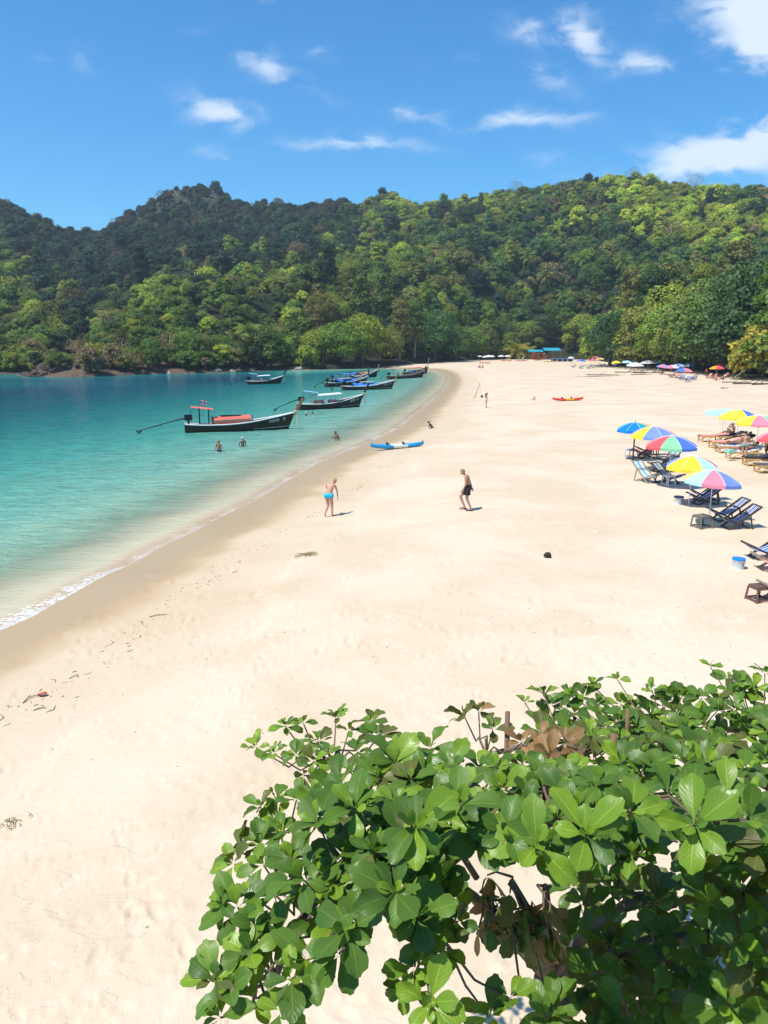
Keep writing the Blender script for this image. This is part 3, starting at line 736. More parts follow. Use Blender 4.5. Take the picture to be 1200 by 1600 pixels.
# front row left of the beach: px, depth, kind, scale, colour, label
row = [
 (70,199,'bush',.8,gOl,'rounded olive bush clinging to the rocky tip of the headland'),
 (96,203,'bush',.9,gBr,'dry brown bush on the headland just right of its rocky tip'),
 (114,207,'bush',1.0,gOl,'low olive bush on the headland above the brown outcrop'),
 (128,208,'dry',.8,gBr,'bare greyish brown thicket tree high on the headland slope'),
 (146,205,'bush',1.7,gYe,'golden yellow flowering bush on the headland above the boulders'),
 (165,206,'bush',1.5,gA,'dark green bush above the pale boulders of the headland'),
 (185,212,'dry',.95,gBr,'dry twiggy tree on the headland slope above the waterline'),
 (206,214,'broad',.62,gOl,'olive crowned tree above the boulders of the headland shore'),
 (236,219,'round',.75,gA,'mid green round tree leaning over the rocky shoreline'),
 (262,222,'dry',.9,gBr,'half bare brown tree between green trees on the rocky shoreline'),
 (288,225,'broad',.8,gB,'fresh green tree above the rocky shoreline left of the palms'),
 (318,228,'round',.82,gOl,'dusty olive tree right above the waterline at the headland'),
 (346,233,'broad',.78,gA,'leafy green tree at the inner end of the rocky shoreline'),
 (368,240,'palm',1.0,gOl,'leftmost coconut palm of the clump behind the small far boat'),
 (386,243,'palm',1.1,gB,'coconut palm with drooping fronds second in the clump behind the small far boat'),
 (404,246,'palm',.95,gOl,'yellowing coconut palm in the middle of the shore palm clump'),
 (420,249,'palm',1.1,gA,'dark green coconut palm near the right end of the shore palm clump'),
 (438,252,'palm',1.0,gB,'coconut palm at the right end of the shore palm clump'),
 (456,254,'bush',1.5,gB,'green bush at the left tip of the thin far beach'),
 (478,252,'bush',1.7,gC,'bright green bush where the thin far beach begins'),
 (505,262,'broad',1.0,gC,'wide yellow green almond tree leftmost on the thin far beach'),
 (535,262,'broad',1.1,gB,'wide spreading almond tree second from left on the thin far beach'),
 (566,270,'broad',1.15,gC,'light green flat topped tree behind the middle of the thin far beach'),
 (597,278,'broad',1.05,gOl,'olive green spreading tree above the far beached boats'),
 (625,290,'tall',1.1,gOl,'pale stemmed slender tree behind the two right hand boats'),
 (648,300,'tall',1.15,gA,'slender pale trunked tree beside the dark green round tree'),
 (682,318,'round',1.55,(.035,.09,.03),'large deep green round tree at the bend of the beach'),
 (712,332,'broad',1.2,gA,'mid green tree just right of the deep green round tree'),
 (738,350,'round',1.3,gB,'green tree left above the row of white parasols'),
 (762,364,'tall',1.25,gB,'upright green tree behind the row of white parasols'),
 (782,376,'round',1.35,gA,'darker green tree right behind the row of white parasols'),
 (826,388,'broad',1.35,gB,'green tree standing left of the turquoise roofed beach hut'),
 (856,394,'broad',1.5,gDk,'dark shady tree spreading behind the turquoise roofed beach hut'),
 (886,385,'tall',1.3,gA,'slim tree right behind the blue long table'),
 (908,372,'round',1.5,gC,'bright green tree right of the beach hut'),
 (932,355,'round',1.4,gB,'dense green tree behind the far group of deck chairs'),
 (958,262,'round',1.35,gC,'yellow green tree at the left end of the big right hand grove'),
 (985,255,'broad',1.25,gB,'spreading green tree over the white parasols on the right'),
 (1008,232,'round',1.25,gOl,'browning olive tree above the big white parasol'),
 (1035,238,'broad',1.5,gC,'light green wide tree in the middle of the right hand grove'),
 (1062,215,'broad',1.35,gB,'leafy tree above the pink and lilac parasols'),
 (1092,198,'round',1.45,gOl,'dusty light olive tree left above the turquoise parasol'),
 (1120,196,'broad',1.45,gA,'mid green tree above the red parasol'),
 (1150,182,'broad',1.5,gA,'dark leafed tree behind the pink and blue parasol'),
 (1182,172,'round',1.7,gDk,'tall dark tree near the right edge behind the driftwood'),
 (1222,165,'broad',1.7,gDk,'very dark spreading tree at the right edge of the beach'),
 (1200,150,'bush',1.9,gYe,'yellow green big leafed shrub at the right edge above the dark shade'),
 (1262,150,'round',1.7,gA,'high dark tree shading the sand at the right edge')]
for (px_, Yd, k, sc_, colr, lab) in row:
    nm = {'bush':'shrub', 'dry':'dry_tree', 'palm':'coconut_palm', 'tall':'slender_tree'}.get(k, 'broadleaf_tree')
    sc_ *= (1.0 if px_ < 220 else 1.22 if px_ < 480 else 1.5 if px_ < 700 else 1.35 if px_ < 940 else 1.6)*(1.0 if k != 'bush' else .9)
    tree(k, nm, onland(px_, Yd, -0.1), (sc_, sc_, sc_*rnd.uniform(.9, 1.1)), [c_*rnd.uniform(.95, 1.12)*(1.32 if px_ > 940 else 1.1) for c_ in colr], lab)
tree('low palm', 'low_palm', onland(808, 362), 2.1, gYe, 'yellow green low palm with long fronds between the white parasols and the hut')
tree('low palm', 'low_palm', onland(822, 366), 1.8, gC, 'green low palm right of the yellow one beside the beach hut')
tree('low palm', 'low_palm', onland(773, 364), 1.5, gA, 'small dark palm behind the white parasols')
# second and third rows: alike trees that only their colour and zone tell apart
zones = [(490, 640, 285, 330, 'tree in the second row behind the thin far beach', 'second row trees behind the thin far beach', 9),
         (640, 800, 345, 410, 'tree on the slope foot behind the white parasols', 'slope foot trees behind the white parasols', 9),
         (820, 950, 395, 430, 'tree on the slope foot behind the beach hut', 'slope foot trees behind the beach hut', 7),
         (960, 1240, 230, 290, 'tree of the grove behind the right hand parasols', 'grove trees behind the right hand parasols', 16)]
ORD = ['leftmost','second from left','third from left','fourth from left','fifth from left','sixth from left','seventh from left','eighth from left']
ORR = [o_.replace('left', 'right') for o_ in ORD]; ORR[0] = 'rightmost'
for (a, b_, y0, y1, lab, grp, k) in zones:
    for i in range(k):
        px_ = a + (b_-a)*(i+rnd.uniform(.2, .8))/k; Yd = rnd.uniform(y0, y1)
        ci = rnd.randrange(4); cn = ['Yellow green', 'Mid green', 'Dark green', 'Olive green'][ci].lower(); cc = [gC, gA, gDk, gOl][ci]
        kk = rnd.choice(['broad', 'round', 'tall', 'round'])
        kn_ = {'broad':'flat topped', 'round':'round crowned', 'tall':'tall narrow'}[kk]
        tree(kk, 'broadleaf_tree', onland(px_, Yd, -0.2), rnd.uniform(1.35, 1.8)*(1.25 if a > 900 else 1), [c_*rnd.uniform(.9, 1.1) for c_ in cc], '%s %s %s, %s' % (cn, kn_.split()[0], lab, ORD[i] if i < (k+1)//2 else ORR[k-1-i]), grp)
# big dark trees on the right edge, climbing the slope
for (px_, Yd, sc_, lab) in [(1150,236,2.1,'tall dark tree on the right hand slope above the grove'),(1190,205,2.5,'highest dark tree at the right edge of the photo'),(1232,190,2.6,'dark tree cut by the right edge above the shaded sand'),(1120,255,2.0,'dark green tree left of the highest tree at the right edge')]:
    tree('round', 'broadleaf_tree', onland(px_, Yd, -0.2), sc_, (.078,.122,.028), lab)
# palms and odd trees on the hill, found by column and row of the photograph
def at_hill(px_, py_):
    best = None
    for q in np.linspace(0.8, 6.1, 160):
        h = hill(px_, q); r = 541-(h.z-CZ)/h.y*1200
        if best is None or abs(r-py_) < best[0]: best = (abs(r-py_), h)
    return best[1]
hp = [(822,442),(850,470),(905,448),(952,440),(968,455),(600,492),(748,462),(795,425),(1010,470),(925,500),(668,500),(640,470),(880,500),(705,478)]
HPL = ['above the row of white parasols','straight above the beach hut','above the blue long table','left of the close pair of palms','right hand one of the close pair','above the two rightmost boats','highest of the palms over the white parasols','highest of all, over the beach hut','over the big right hand grove','just above the left end of the right hand grove','lowest, above the bend of the beach','above the deep green round tree','low down behind the beach hut','above and left of the white parasols']
for i, (px_, py_) in enumerate(hp):
    h = at_hill(px_, py_)
    tree('palm', 'coconut_palm', h, rnd.uniform(1.35, 1.7), gOl if i % 2 else gB, ('olive' if i % 2 else 'green')+' coconut palm on the hillside '+HPL[i], 'coconut palms on the hillside')
odd = [('dry',590,500,1.5,(.21,.13,.10),'pinkish brown leafless tree above the thin far beach'),
 ('dry',435,545,1.0,(.20,.12,.08),'reddish brown dry tree among the shore palms'),
 ('dry',800,335,1.6,gBr,'big brown dry tree high on the right hand hill'),
 ('dry',865,338,1.6,(.13,.10,.07),'grey brown dry tree near the crest of the right hand hill'),
 ('dry',1070,330,1.7,(.19,.10,.07),'reddish brown dry tree on the upper right hill'),
 ('dry',1040,398,1.6,(.17,.12,.09),'pale brown dry tree in the middle of the right hand hill'),
 ('round',690,372,1.9,(.02,.045,.02),'very dark massive tree on the left shoulder of the right hand hill'),
 ('round',720,378,1.9,(.024,.05,.022),'very dark tree right of the massive tree on the shoulder'),
 ('round',742,366,1.7,(.024,.05,.022),'dark rounded tree highest of the three on the shoulder'),
 ('tall',513,470,1.7,(.02,.042,.02),'tall blackish green tree standing in the middle of the near slope'),
 ('round',545,458,1.3,gC,'bright green tree above the tall blackish one on the near slope'),
 ('broad',470,425,1.5,(.09,.075,.055),'grey brown wide tree at the top of the near slope'),
 ('round',625,458,1.4,gC,'yellow green tree in the middle of the slope'),
 ('broad',870,303,.9,(.03,.055,.03),'dark tree with layered crown standing out on the right hand skyline'),
 ('dry',975,291,1.3,(.12,.11,.08),'wide nearly bare tree on the crest of the right hand hill'),
 ('round',830,316,.7,gDk,'small dark tree on the skyline left of the layered one'),
 ('dry',648,335,1.0,gBr,'lone bare tree on the skyline between the two hills'),
 ('round',543,334,.8,gDk,'slim dark tree poking above the skyline right of the knolls'),
 ('round',440,330,1.1,(.10,.08,.055),'brownish round tree on the skyline right of the tall knoll'),
 ('round',1020,302,.6,gDk,'small pointed tree on the right hand crest')]
for (k, px_, py_, sc_, colr, lab) in odd:
    tree(k, {'dry':'dry_tree','tall':'slender_tree'}.get(k, 'broadleaf_tree'), at_hill(px_, py_), sc_, colr, lab)
# ------------------------------------------------------------------ rocks at the foot of the headland
ROCK = mat('shore rock', (0.105, 0.07, 0.048), 0.9, 0.5, 1.2, bump=0.8)
ROCKP = mat('pale rock', (0.36, 0.32, 0.27), 0.9, 0.35, 1.5, bump=0.6)
def rock_mesh(seed, material, nu=20, nv=12):
    q = np.random.RandomState(seed); k = q.normal(size=(5, 3))*3.6; ph = q.rand(5)*6
    def fn(p, d):
        s = 1 + sum(0.15*math.sin(k[i][0]*d.x+k[i][1]*d.y+k[i][2]*d.z*1.5+ph[i]) for i in range(5)); s = round(s*9)/9*0.5+s*0.5
        return p*s
    return MB().sphere((0,0,0), 1, nu, nv, fn=fn).mesh('rock', material)
RK = [rock_mesh(i, ROCK) for i in range(4)]; RP = [rock_mesh(i+9, ROCKP, 9, 6) for i in range(3)]
def rock(me, loc, sc_, label, grp=None, rz=0, cat='rock', tilt=0.0):
    o = link('shore_rock', me, None, loc, rz); o.scale = sc_; o.rotation_euler = (tilt*.3, tilt, rz); return tag(o, label, cat, grp)
rq = random.Random(5)
for (px_, dy, s_, lab) in [(58,1.5,(2.6,2,1.2),'low brown rock at the very tip of the headland'),(68,4,(3.0,2.4,2.4),'jagged brown rock sloping up from the headland tip'),
    (80,6,(3.2,2.6,3.6),'highest brown rock of the headland outcrop'),(92,4.5,(3.2,2.4,2.6),'dark brown rock below the headland shrubs'),(106,4.5,(3.4,2.4,2.2),'wide brown rock at the foot of the bare headland slope'),
    (120,4.5,(2.8,2.0,1.6),'brown rock at the right end of the headland outcrop'),(47,-1.,(1.6,1.2,.6),'small rock awash just off the headland tip')]:
    p = Vector(Z0(px_, 588)).to_3d(); rock(RK[rq.randrange(4)], (p.x, p.y+dy, 0.2), s_, lab, rz=rq.uniform(0,6), tilt=rq.uniform(-.3,.3))
ZN = ['right of the headland outcrop','below the golden bush','below the bare thicket','under the olive headland tree','left of the fresh green tree','under the dusty shoreline tree','left of the palm clump','under the shore palm clump']
for i in range(46):
    px_ = 112 + 118*(i+rq.random())/34 if i < 34 else rq.uniform(230, 475)
    yy = np.interp(px_, [112,150,220,300,380,450], [588.5,587.4,585,583.3,581.2,578.8]); p = Vector(Z0(px_, yy)).to_3d(); s_ = rq.uniform(.35, 1.15)
    pale = rq.random() < .6
    rock((RP if pale else RK)[rq.randrange(3)], (p.x, p.y+rq.uniform(.3, 2.6), .12), (s_*1.4, s_, s_*.8), ('small ' if s_ < .6 else 'middling ' if s_ < .88 else 'large ')+('pale' if pale else 'brown')+' boulder on the waterline '+ZN[int(min(7,(px_-112)//45))], ('pale' if pale else 'brown')+' boulders '+ZN[int(min(7,(px_-112)//45))], rq.uniform(0,6))
# ------------------------------------------------------------------ long-tail boats
WOOD_D = mat('dark hull', (0.060, 0.036, 0.026), 0.65, 0.5, 2.2, spec=0.18)
WOOD_BR = mat('brown hull', (0.085, 0.048, 0.032), 0.7, 0.5, 2.2, spec=0.18)
WOOD = mat('varnished wood', (0.30, 0.165, 0.075), 0.55, 0.3, 7.0)
DECK = mat('grey deck wood', (0.36, 0.31, 0.25), 0.8, 0.3, 6.0)
WHITE = mat('white paint', (0.78, 0.78, 0.75), 0.5, 0.08)
BLACK = mat('black metal', (0.018, 0.018, 0.02), 0.5, 0.3, metal=0.3)
RED = mat('faded red canvas', (0.78, 0.16, 0.12), 0.8, 0.15, trans=0.1)
REDR = mat('pinkish red roof', (0.72, 0.19, 0.15), 0.7, 0.15)
BLUET = mat('blue tarpaulin', (0.05, 0.22, 0.62), 0.6, 0.25, 3.0)
BLUED = mat('dark blue paint', (0.03, 0.09, 0.30), 0.5, 0.2)
LBLUE = mat('pale blue plastic', (0.30, 0.52, 0.75), 0.5, 0.1)
STEEL = mat('steel tube', (0.35, 0.36, 0.37), 0.4, 0.15, metal=0.7)
SASH = mat('cream sash cloth', (0.72, 0.55, 0.38), 0.85, 0.15, trans=0.2)
SASHW = mat('white sash cloth', (0.8, 0.78, 0.74), 0.85, 0.08, trans=0.2)
SASHY = mat('yellow sash cloth', (0.75, 0.50, 0.08), 0.85, 0.08, trans=0.2)
FRED = mat('flag red', (0.62, 0.03, 0.05), 0.8, 0.05); FBLUE = mat('flag blue', (0.04, 0.04, 0.28), 0.8, 0.05)
def hull_section(t, L, hb, hbow, beam, rake):
    w = beam*(0.50+0.50*math.sin(min(1, t*1.9+0.12)*PI/2)) if t < 0.42 else beam*max(0.03, (1-((t-0.42)/0.58)**2.1))
    s = hb + (hbow-hb)*max(0, (t-0.25)/0.75)**2.3 + 0.10*(1-min(1, t/0.25))**2
    kz = -0.28 + 0.22*max(0, (t-0.8)/0.2)**2
    pts = []
    for (fw, fz) in ((1, 1), (0.96, 0.62), (0.84, 0.25), (0.58, 0.02), (0.0, None)):
        z_ = kz if fz is None else (kz*(0.8 if fz == 0.02 else 0) + s*fz if fz > .1 else kz*0.7)
        x_ = t*L + rake*max(0, (t-0.72)/0.28)**1.5*max(0, z_-kz)/(hbow-kz)
        pts.append((x_, w*fw, z_))
    return pts, s, w
def longtail(a, b_, label, hull=WOOD_D, rim=WHITE, top='arch', topm=RED, L=None, hb=0.62, hbow=1.5, post=(0.8, 1.25), postm=WOOD, sash=SASH, stern_roof=None, beam=0.85, flag=False, mark=True, tail=4.0, shaft_dy=0.0, grp='wooden long tail boats moored along the beach', low=0.0):
    A = Vector(Z0(*a)); B_ = Vector(Z0(*b_)); L = (B_-A).length; ang = math.atan2(B_.y-A.y, B_.x-A.x)
    rake = 0.65*hbow/1.5
    root = thing('longtail_boat', label, 'boat', (A.x, A.y, -0.02), ang, grp)
    N = 26; outer = []; inner = []; rimr = []; rows = []
    for i in range(N+1):
        t = i/N; pts, s, w = hull_section(t, L, hb, hbow, beam, rake)
        full = [Vector(p) for p in pts] + [Vector((p[0], -p[1], p[2])) for p in pts[-2::-1]]
        rows.append(full)
    mb = MB(); mb.grid(rows); mb.add(rows[0], [tuple(range(9))])
    mb.build('hull', hull, root, True)
    dk = MB(); rws = []
    for i in range(1, N-1):
        f_ = rows[i]; z_ = f_[0].z-0.22; k = 0.93
        rws.append([Vector((f_[0].x, f_[0].y*k, z_)), Vector((f_[0].x, -f_[0].y*k, z_))])
    dk.grid(rws); dk.build('deck', DECK, root)
    rm = MB()
    for sgn in (0, 8):
        rm.path([rows[i][sgn] + Vector((0, 0, 0.02)) for i in range(N+1)], [0.055]*(N+1), 5)
    rm.build('gunwale', rim, root)
    if mark:     # painted line near the waterline at the bow and the name brushed on the bow
        ln = MB(); 
        for sg in (-1, 1):
            pp = []
            for i in range(int(N*.66), N+1):
                pts, s, w = hull_section(i/N, L, hb, hbow, beam, rake); q_ = Vector(pts[2]); pp.append(Vector((q_.x, sg*(q_.y+0.012), q_.z*0.9)))
            ln.path(pp, 0.016, 4)
        ln.build('waterline_stripe', WHITE, root)
        lt = MB()
        for sg in (-1, 1):
            for g in range(11):
                t = 0.80+0.010*g + (0.03 if g > 8 else 0)
                pts, s, w = hull_section(t, L, hb, hbow, beam, rake); a0 = Vector(pts[0]); a1 = Vector(pts[1])
                def on(f, dt=0.0): v = a0.lerp(a1, f); return Vector((v.x+dt, sg*(v.y+0.02), v.z))
                x0 = 0.0; c_ = [on(.95, 0), on(.4, .02), on(.3, .07), on(.6, .075)] if g % 3 == 0 else [on(.9, .0), on(.45, .01), on(.45, .06), on(.9, .07)] if g % 3 == 1 else [on(.5, 0), on(.35, .04), on(.9, .05)]
                lt.path(c_, 0.017, 3)
        tag(lt.build('bow_lettering', WHITE, root), kind='stuff')
    for t in (0.12, 0.3, 0.7, 0.8):
        i = int(t*N); f_ = rows[i]; MB().box((f_[0].x, 0, f_[0].z-0.08), (0.22, f_[0].y*1.85, 0.04)).build('thwart', DECK, root)
    tip = Vector((L+rake, 0, hbow)); ppz = tip + Vector((post[0], 0, post[1]))
    pb = MB(); pb.bar(tip + Vector((-.25, 0, -.35)), ppz, 0.10, 0.24, up=(1,0,0)); pb.build('prow_post', postm, root)
    sb = MB(); sb.lathe([(0.13,-.10),(0.17,-.04),(0.17,.05),(0.13,.10)], tip+Vector((.08,0,.12)), 8)
    sb.path([tip+Vector((.14,-.06,.08)), tip+Vector((.24,-.1,-.5)), tip+Vector((.22,-.12,-1.05))], [.05,.075,.10], 5)
    sb.build('sash', sash, root)
    # engine on its swivel, with the long shaft trailing behind
    sz_ = hb+0.1
    en = thing('engine', None, None, (0.35, 0, sz_+0.45)); en.parent = root
    e = MB(); e.box((0,0,0.05), (0.62,0.42,0.36)); e.box((0.1,0,0.28), (0.42,0.34,0.16)); e.lathe([(.12,-.1),(.14,0),(.12,.14)], (-.22,.12,.22), 8); e.path([(0.2,0,.2),(0.25,0,.55),(0.2,.02,.75)], .025, 5); e.box((0,0,-.3),(0.16,0.16,0.5))
    e.build('engine_block', BLACK, en)
    e = MB(); e.path([(-.3,0,.05), (-1.2,shaft_dy*.3,-.12), (-tail,shaft_dy,-.95)], [.07,.05,.035], 6); e.build('tail_shaft', BLACK, en)
    e = MB(); e.sphere((-tail,shaft_dy,-.95), (.08,.05,.05), 6, 4)
    for k in range(3): e.bar((-tail,shaft_dy,-.95), (-tail,shaft_dy+.16*math.cos(k*2.09),-.95+.16*math.sin(k*2.09)), .07, .015)
    e.bar((-tail+.35,shaft_dy,-.9), (-tail+.1,shaft_dy,-1.15), .015, .12); e.build('propeller', BLACK, en)
    e = MB(); e.path([(.3,0,.1),(.8,.1,.22),(1.35,.12,.25)], .022, 5); e.build('tiller', STEEL, en)
    if top == 'arch':   # long canvas house with a flat ridge and hanging side awning
        x0, x1 = L*.27, L*.63; z0 = hb+0.02; h = 0.78; w = beam*.82
        c = MB(); prof = [(-w,0),(-w*1.03,.26),(-w*1.0,.40),(-w*.62,.60),(0,.66),(w*.62,.60),(w*1.0,.40),(w*1.03,.26),(w,0)]
        c.grid([[Vector((x, py_, z0+pz_ + 0.10*(x-x0)/(x1-x0))) for (py_, pz_) in prof] for x in (x0, x0+(x1-x0)*.33, x0+(x1-x0)*.66, x1)])
        c.build('canopy', topm, root, False)
        c = MB()
        for k in range(24):
            xx = x0+(x1-x0)*k/24; zz = z0+.33+.10*k/24
            for sg in (-1, 1): c.box((xx, sg*w*1.10, zz-(0.03 if k % 2 else 0)), ((x1-x0)/24*.9, .03, .17))
        c.build('canopy_fringe', mat('brown fringe', (0.33,0.25,0.18), .9, .3), root)
        c = MB(); c.box(((x0+x1)/2-.1, 0.0, z0+.74), ((x1-x0)*.55, .5, .06)); c.build('roof_rack', BLACK, root)
        c = MB()
        for xx in (x0-.05, x1+.12):
            for sg in (-1, 1): c.tube((xx, sg*w*.9, z0-.1), (xx, sg*w*.9, z0+.66), .03, n=5)
            c.tube((xx, -w*.9, z0+.66), (xx, w*.9, z0+.66), .03, n=5)
        c.build('canopy_frame', BLACK, root)
    elif top == 'flat':
        x0, x1 = L*.26, L*.66; z0 = hb; w = beam*.95; c = MB()
        c.grid([[Vector((x, yy*w, z0+1.0+.12*(1-yy*yy)+.12*(x-x0)/(x1-x0))) for yy in (-1,-.6,-.2,.2,.6,1)] for x in (x0, (x0+x1)/2, x1)])
        c.grid([[Vector((x, yy*w, z0+.95+.12*(1-yy*yy)+.12*(x-x0)/(x1-x0))) for yy in (1,.6,.2,-.2,-.6,-1)] for x in (x0, (x0+x1)/2, x1)])
        for sg in (-1,1): c.bar((x0, sg*w, z0+.97), (x1, sg*w, z0+1.09), .03, .10)
        c.build('canopy', topm, root)
        c = MB()
        for xx in (x0+.1, (x0+x1)/2, x1-.1):
            for sg in (-1, 1): c.tube((xx, sg*w*.92, z0-.1), (xx, sg*w*.92, z0+1.02), .028, n=5)
        c.build('canopy_post', STEEL, root)
        c = MB(); 
        for k in range(4): c.box((x0+.4+k*(x1-x0-.6)/3.6, 0, z0+.18), (.62, w*1.6, .42))
        c.build('bench', REDR if topm is WHITE else BLUED, root)
        c = MB(); c.lathe([(.2,-.05),(.27,-.05),(.27,.05),(.2,.05)], (0,0,0), 14); o = c.build('lifebuoy', WHITE, root, loc=(L*.38, -w*.98, z0+.35)); o.rotation_euler = (PI/2,0,0)
    elif top == 'tarp':
        x0, x1 = L*.2, L*.68; z0 = hb; w = beam*.9; c = MB(); q = random.Random(len(label))
        rws = []
        for i in range(11):
            x = x0+(x1-x0)*i/10; r_ = z0+.55+.22*math.sin(i*1.9)*.5+q.uniform(-.05,.05)
            rws.append([Vector((x, -w*1.03, z0-.02+q.uniform(0,.14))), Vector((x, -w*.6, (z0+r_)/2+.12)), Vector((x, 0, r_)), Vector((x, w*.6, (z0+r_)/2+.12)), Vector((x, w*1.03, z0-.02))])
        c.grid(rws); c.build('tarpaulin', topm, root)
        c = MB(); c.box(((x0+x1)/2+.5, 0, z0+.72), ((x1-x0)*.5, w*1.3, .05)); c.build('roof_panel', WHITE if topm is BLUET else topm, root)
        c = MB()
        for xx in ((x0+x1)/2-.7, (x0+x1)/2+1.6):
            for sg in (-1,1): c.tube((xx, sg*w*.6, z0), (xx, sg*w*.6, z0+.72), .025, n=5)
        c.tube(((x0+x1)/2, 0, z0), ((x0+x1)/2, 0, z0+1.9), .03, .02, 5); c.build('canopy_post', STEEL, root)
    if stern_roof:
        x = L*.17; z0 = hb; c = MB()
        c.grid([[Vector((x+dx, yy*.55, z0+1.55-.13*(dx+.85)+.10*(1-yy*yy))) for yy in (-1,-.5,0,.5,1)] for dx in (-.95,-.3,.3,.95)])
        c.build('stern_roof', stern_roof, root)
        c = MB()
        for dx in (-.25, .55):
            for sg in (-1, 1): c.tube((x+dx, sg*.45, z0-.1), (x+dx, sg*.45, z0+1.5-.13*dx), .03, n=5)
        c.build('stern_roof_post', BLACK if stern_roof is RED else STEEL, root)
    if flag:
        f_ = thing('flag', None, None, (L*.16, 0, hb+1.55)); f_.parent = root
        MB().tube((0,0,0), (0,0,.72), .018, n=5).build('flagpole', STEEL, f_)
        hts = [(.62,.06,0),(.55,.06,1),(.43,.12,2),(.35,.06,1),(.29,.06,0)]; c = MB()
        for (z_, h_, mi) in hts:
            c.mat(mi); c.grid([[Vector((.02+.07*k, .05*math.sin(k*1.4), z_+h_/2-.02*k)) for k in range(8)], [Vector((.02+.07*k, .05*math.sin(k*1.4), z_-h_/2-.02*k)) for k in range(8)]])
        c.build('flag_cloth', [FRED, WHITE, FBLUE], f_)
    return root
longtail((289,675.5), (450,670.5), 'nearest long tail boat with red canvas house, red stern roof and tricolour flag', stern_roof=RED, flag=True, tail=4.3)
longtail((467,640.5), (561,635.5), 'dark long tail boat with flat white roof moored behind the nearest boat', top='flat', topm=WHITE, sash=SASH, postm=WOOD_BR, stern_roof=LBLUE, tail=3.6)
longtail((386,600.5), (438,599), 'small dark long tail boat moored alone at the far left', top='flat', topm=WHITE, postm=WOOD_D, hbow=1.45, stern_roof=LBLUE, hb=.55, mark=False, tail=3.8)
longtail((535,609.8), (612,607.5), 'brown long tail boat with blue and white canopy in front of the blue boats', hull=WOOD_BR, top='tarp', topm=BLUET, sash=SASHY, tail=2.5)
longtail((510,605), (571,600.5), 'long tail boat heaped with bright blue tarpaulin left in the cluster', top='tarp', topm=BLUET, hull=WOOD_D, postm=WOOD_D, sash=SASHW, stern_roof=BLUET, hb=.7, mark=False)
longtail((518,599), (572,594.5), 'blue canopied long tail boat squeezed behind the tarpaulin heaped one', top='flat', topm=BLUET, hull=WOOD_D, postm=WOOD_D, sash=SASHW, stern_roof=LBLUE, mark=False)
longtail((546,591.5), (588,588.5), 'long tail boat with small orange house at the back of the cluster', top='arch', topm=mat('orange canvas', (.75,.22,.08), .8), hull=WOOD_D, postm=WOOD, sash=SASHY, mark=False, tail=2.5, hbow=1.7)
longtail((606,592.5), (660,589.5), 'dark long tail boat with blue awning at its stern near the beach', top='none', stern_roof=BLUET, hull=WOOD_BR, postm=WOOD_D, mark=False, tail=3, rim=DECK)
longtail((632,586.5), (667,583), 'rearmost long tail boat with pinkish low roof and tall raked prow', top='flat', topm=REDR, hull=WOOD_BR, postm=WOOD, mark=False, tail=2, post=(.9,2.4), hbow=1.8, rim=DECK, hb=.7)
# small white boat off the dark shore on the left
p = Z0(28, 580.5); bt = thing('white_dinghy', 'tiny white motor boat off the dark wooded shore at the left edge', 'boat', (p[0]+1, p[1], 0), 0.1)
mb = MB(); rws = []
for i in range(9):
    t = i/8; w = .85*(1-max(0,(t-.4)/.6)**2.2)+.02; s_ = .55+.3*t*t; rws.append([Vector((4.2*t,w,s_)),Vector((4.2*t-.1*t,w*.7,.1)),Vector((4.2*t-.3*t,0,-.15)),Vector((4.2*t-.1*t,-w*.7,.1)),Vector((4.2*t,-w,s_))])
mb.grid(rws); mb.add(rws[0], [tuple(range(5))]); mb.build('hull', WHITE, bt, True)
MB().box((1.8,0,.95), (1.1,.9,.7)).build('cabin', WHITE, bt); MB().box((1.8,0,1.05), (1.12,.92,.25)).build('cabin_window', BLUED, bt); MB().tube((1.4,0,1.2),(1.3,0,2.6),.04,n=5).build('mast', WHITE, bt)
# ------------------------------------------------------------------ kayaks
def kayak(a, b_, label, c1, c2, name='kayak', c3=None):
    A = G(*a); B_ = G(*b_); L = (B_-A).length; ang = math.atan2(B_.y-A.y, B_.x-A.x)
    mid = (A+B_)/2
    r = thing(name, label, 'kayak', (mid.x, mid.y, zg(mid.x, mid.y)+.02), ang)
    rows = []; mats_ = []
    N = 30
    for i in range(N+1):
        t = i/N; u = 2*t-1; w = .40*max(0.02, 1-abs(u)**2.6); zt = .27 + .16*abs(u)**3.2; zb = .0 + .20*abs(u)**4
        dip = .13*(math.exp(-((t-.36)/.10)**2)+math.exp(-((t-.66)/.10)**2)); dk = zt-.015-dip
        sec = [(0,zb),(w*.55,zb+.01),(w*.92,zb+.10),(w,zt-.05),(w*.93,zt),(w*.72,zt-.01),(w*.55,dk),(0,dk)]
        x_ = u*L/2*(1 if True else 1)
        rows.append([Vector((x_,yy,zz)) for yy,zz in sec] + [Vector((x_,-yy,zz)) for yy,zz in sec[-2:0:-1]])
    mb = MB()
    for i in range(N):
        t = i/N; f_ = abs(t-.5 + .04*math.sin(i)) ; mb.mat(1 if f_ < .17 else 0); mb.grid([rows[i], rows[i+1]], True)
    mb.mat(0).add(rows[0], [tuple(range(len(rows[0])))]).add(rows[-1], [tuple(range(len(rows[0])))])
    mb.build('hull', [c1, c2], r, True)
    for x_ in (-.14, .16): 
        s_ = MB(); s_.box((x_*L-.18,0,.30), (.05,.42,.26), Euler((0,-.25,0)).to_matrix()); s_.box((x_*L,0,.19), (.36,.4,.04)); s_.build('seat', c3 or BLACK, r)
    for sg in (-1,1): MB().path([(sg*L*.47,-.04,.42),(sg*L*.47+.05*sg,0,.47),(sg*L*.47,.04,.42)], .015, 5).build('handle', BLACK, r)
    return r
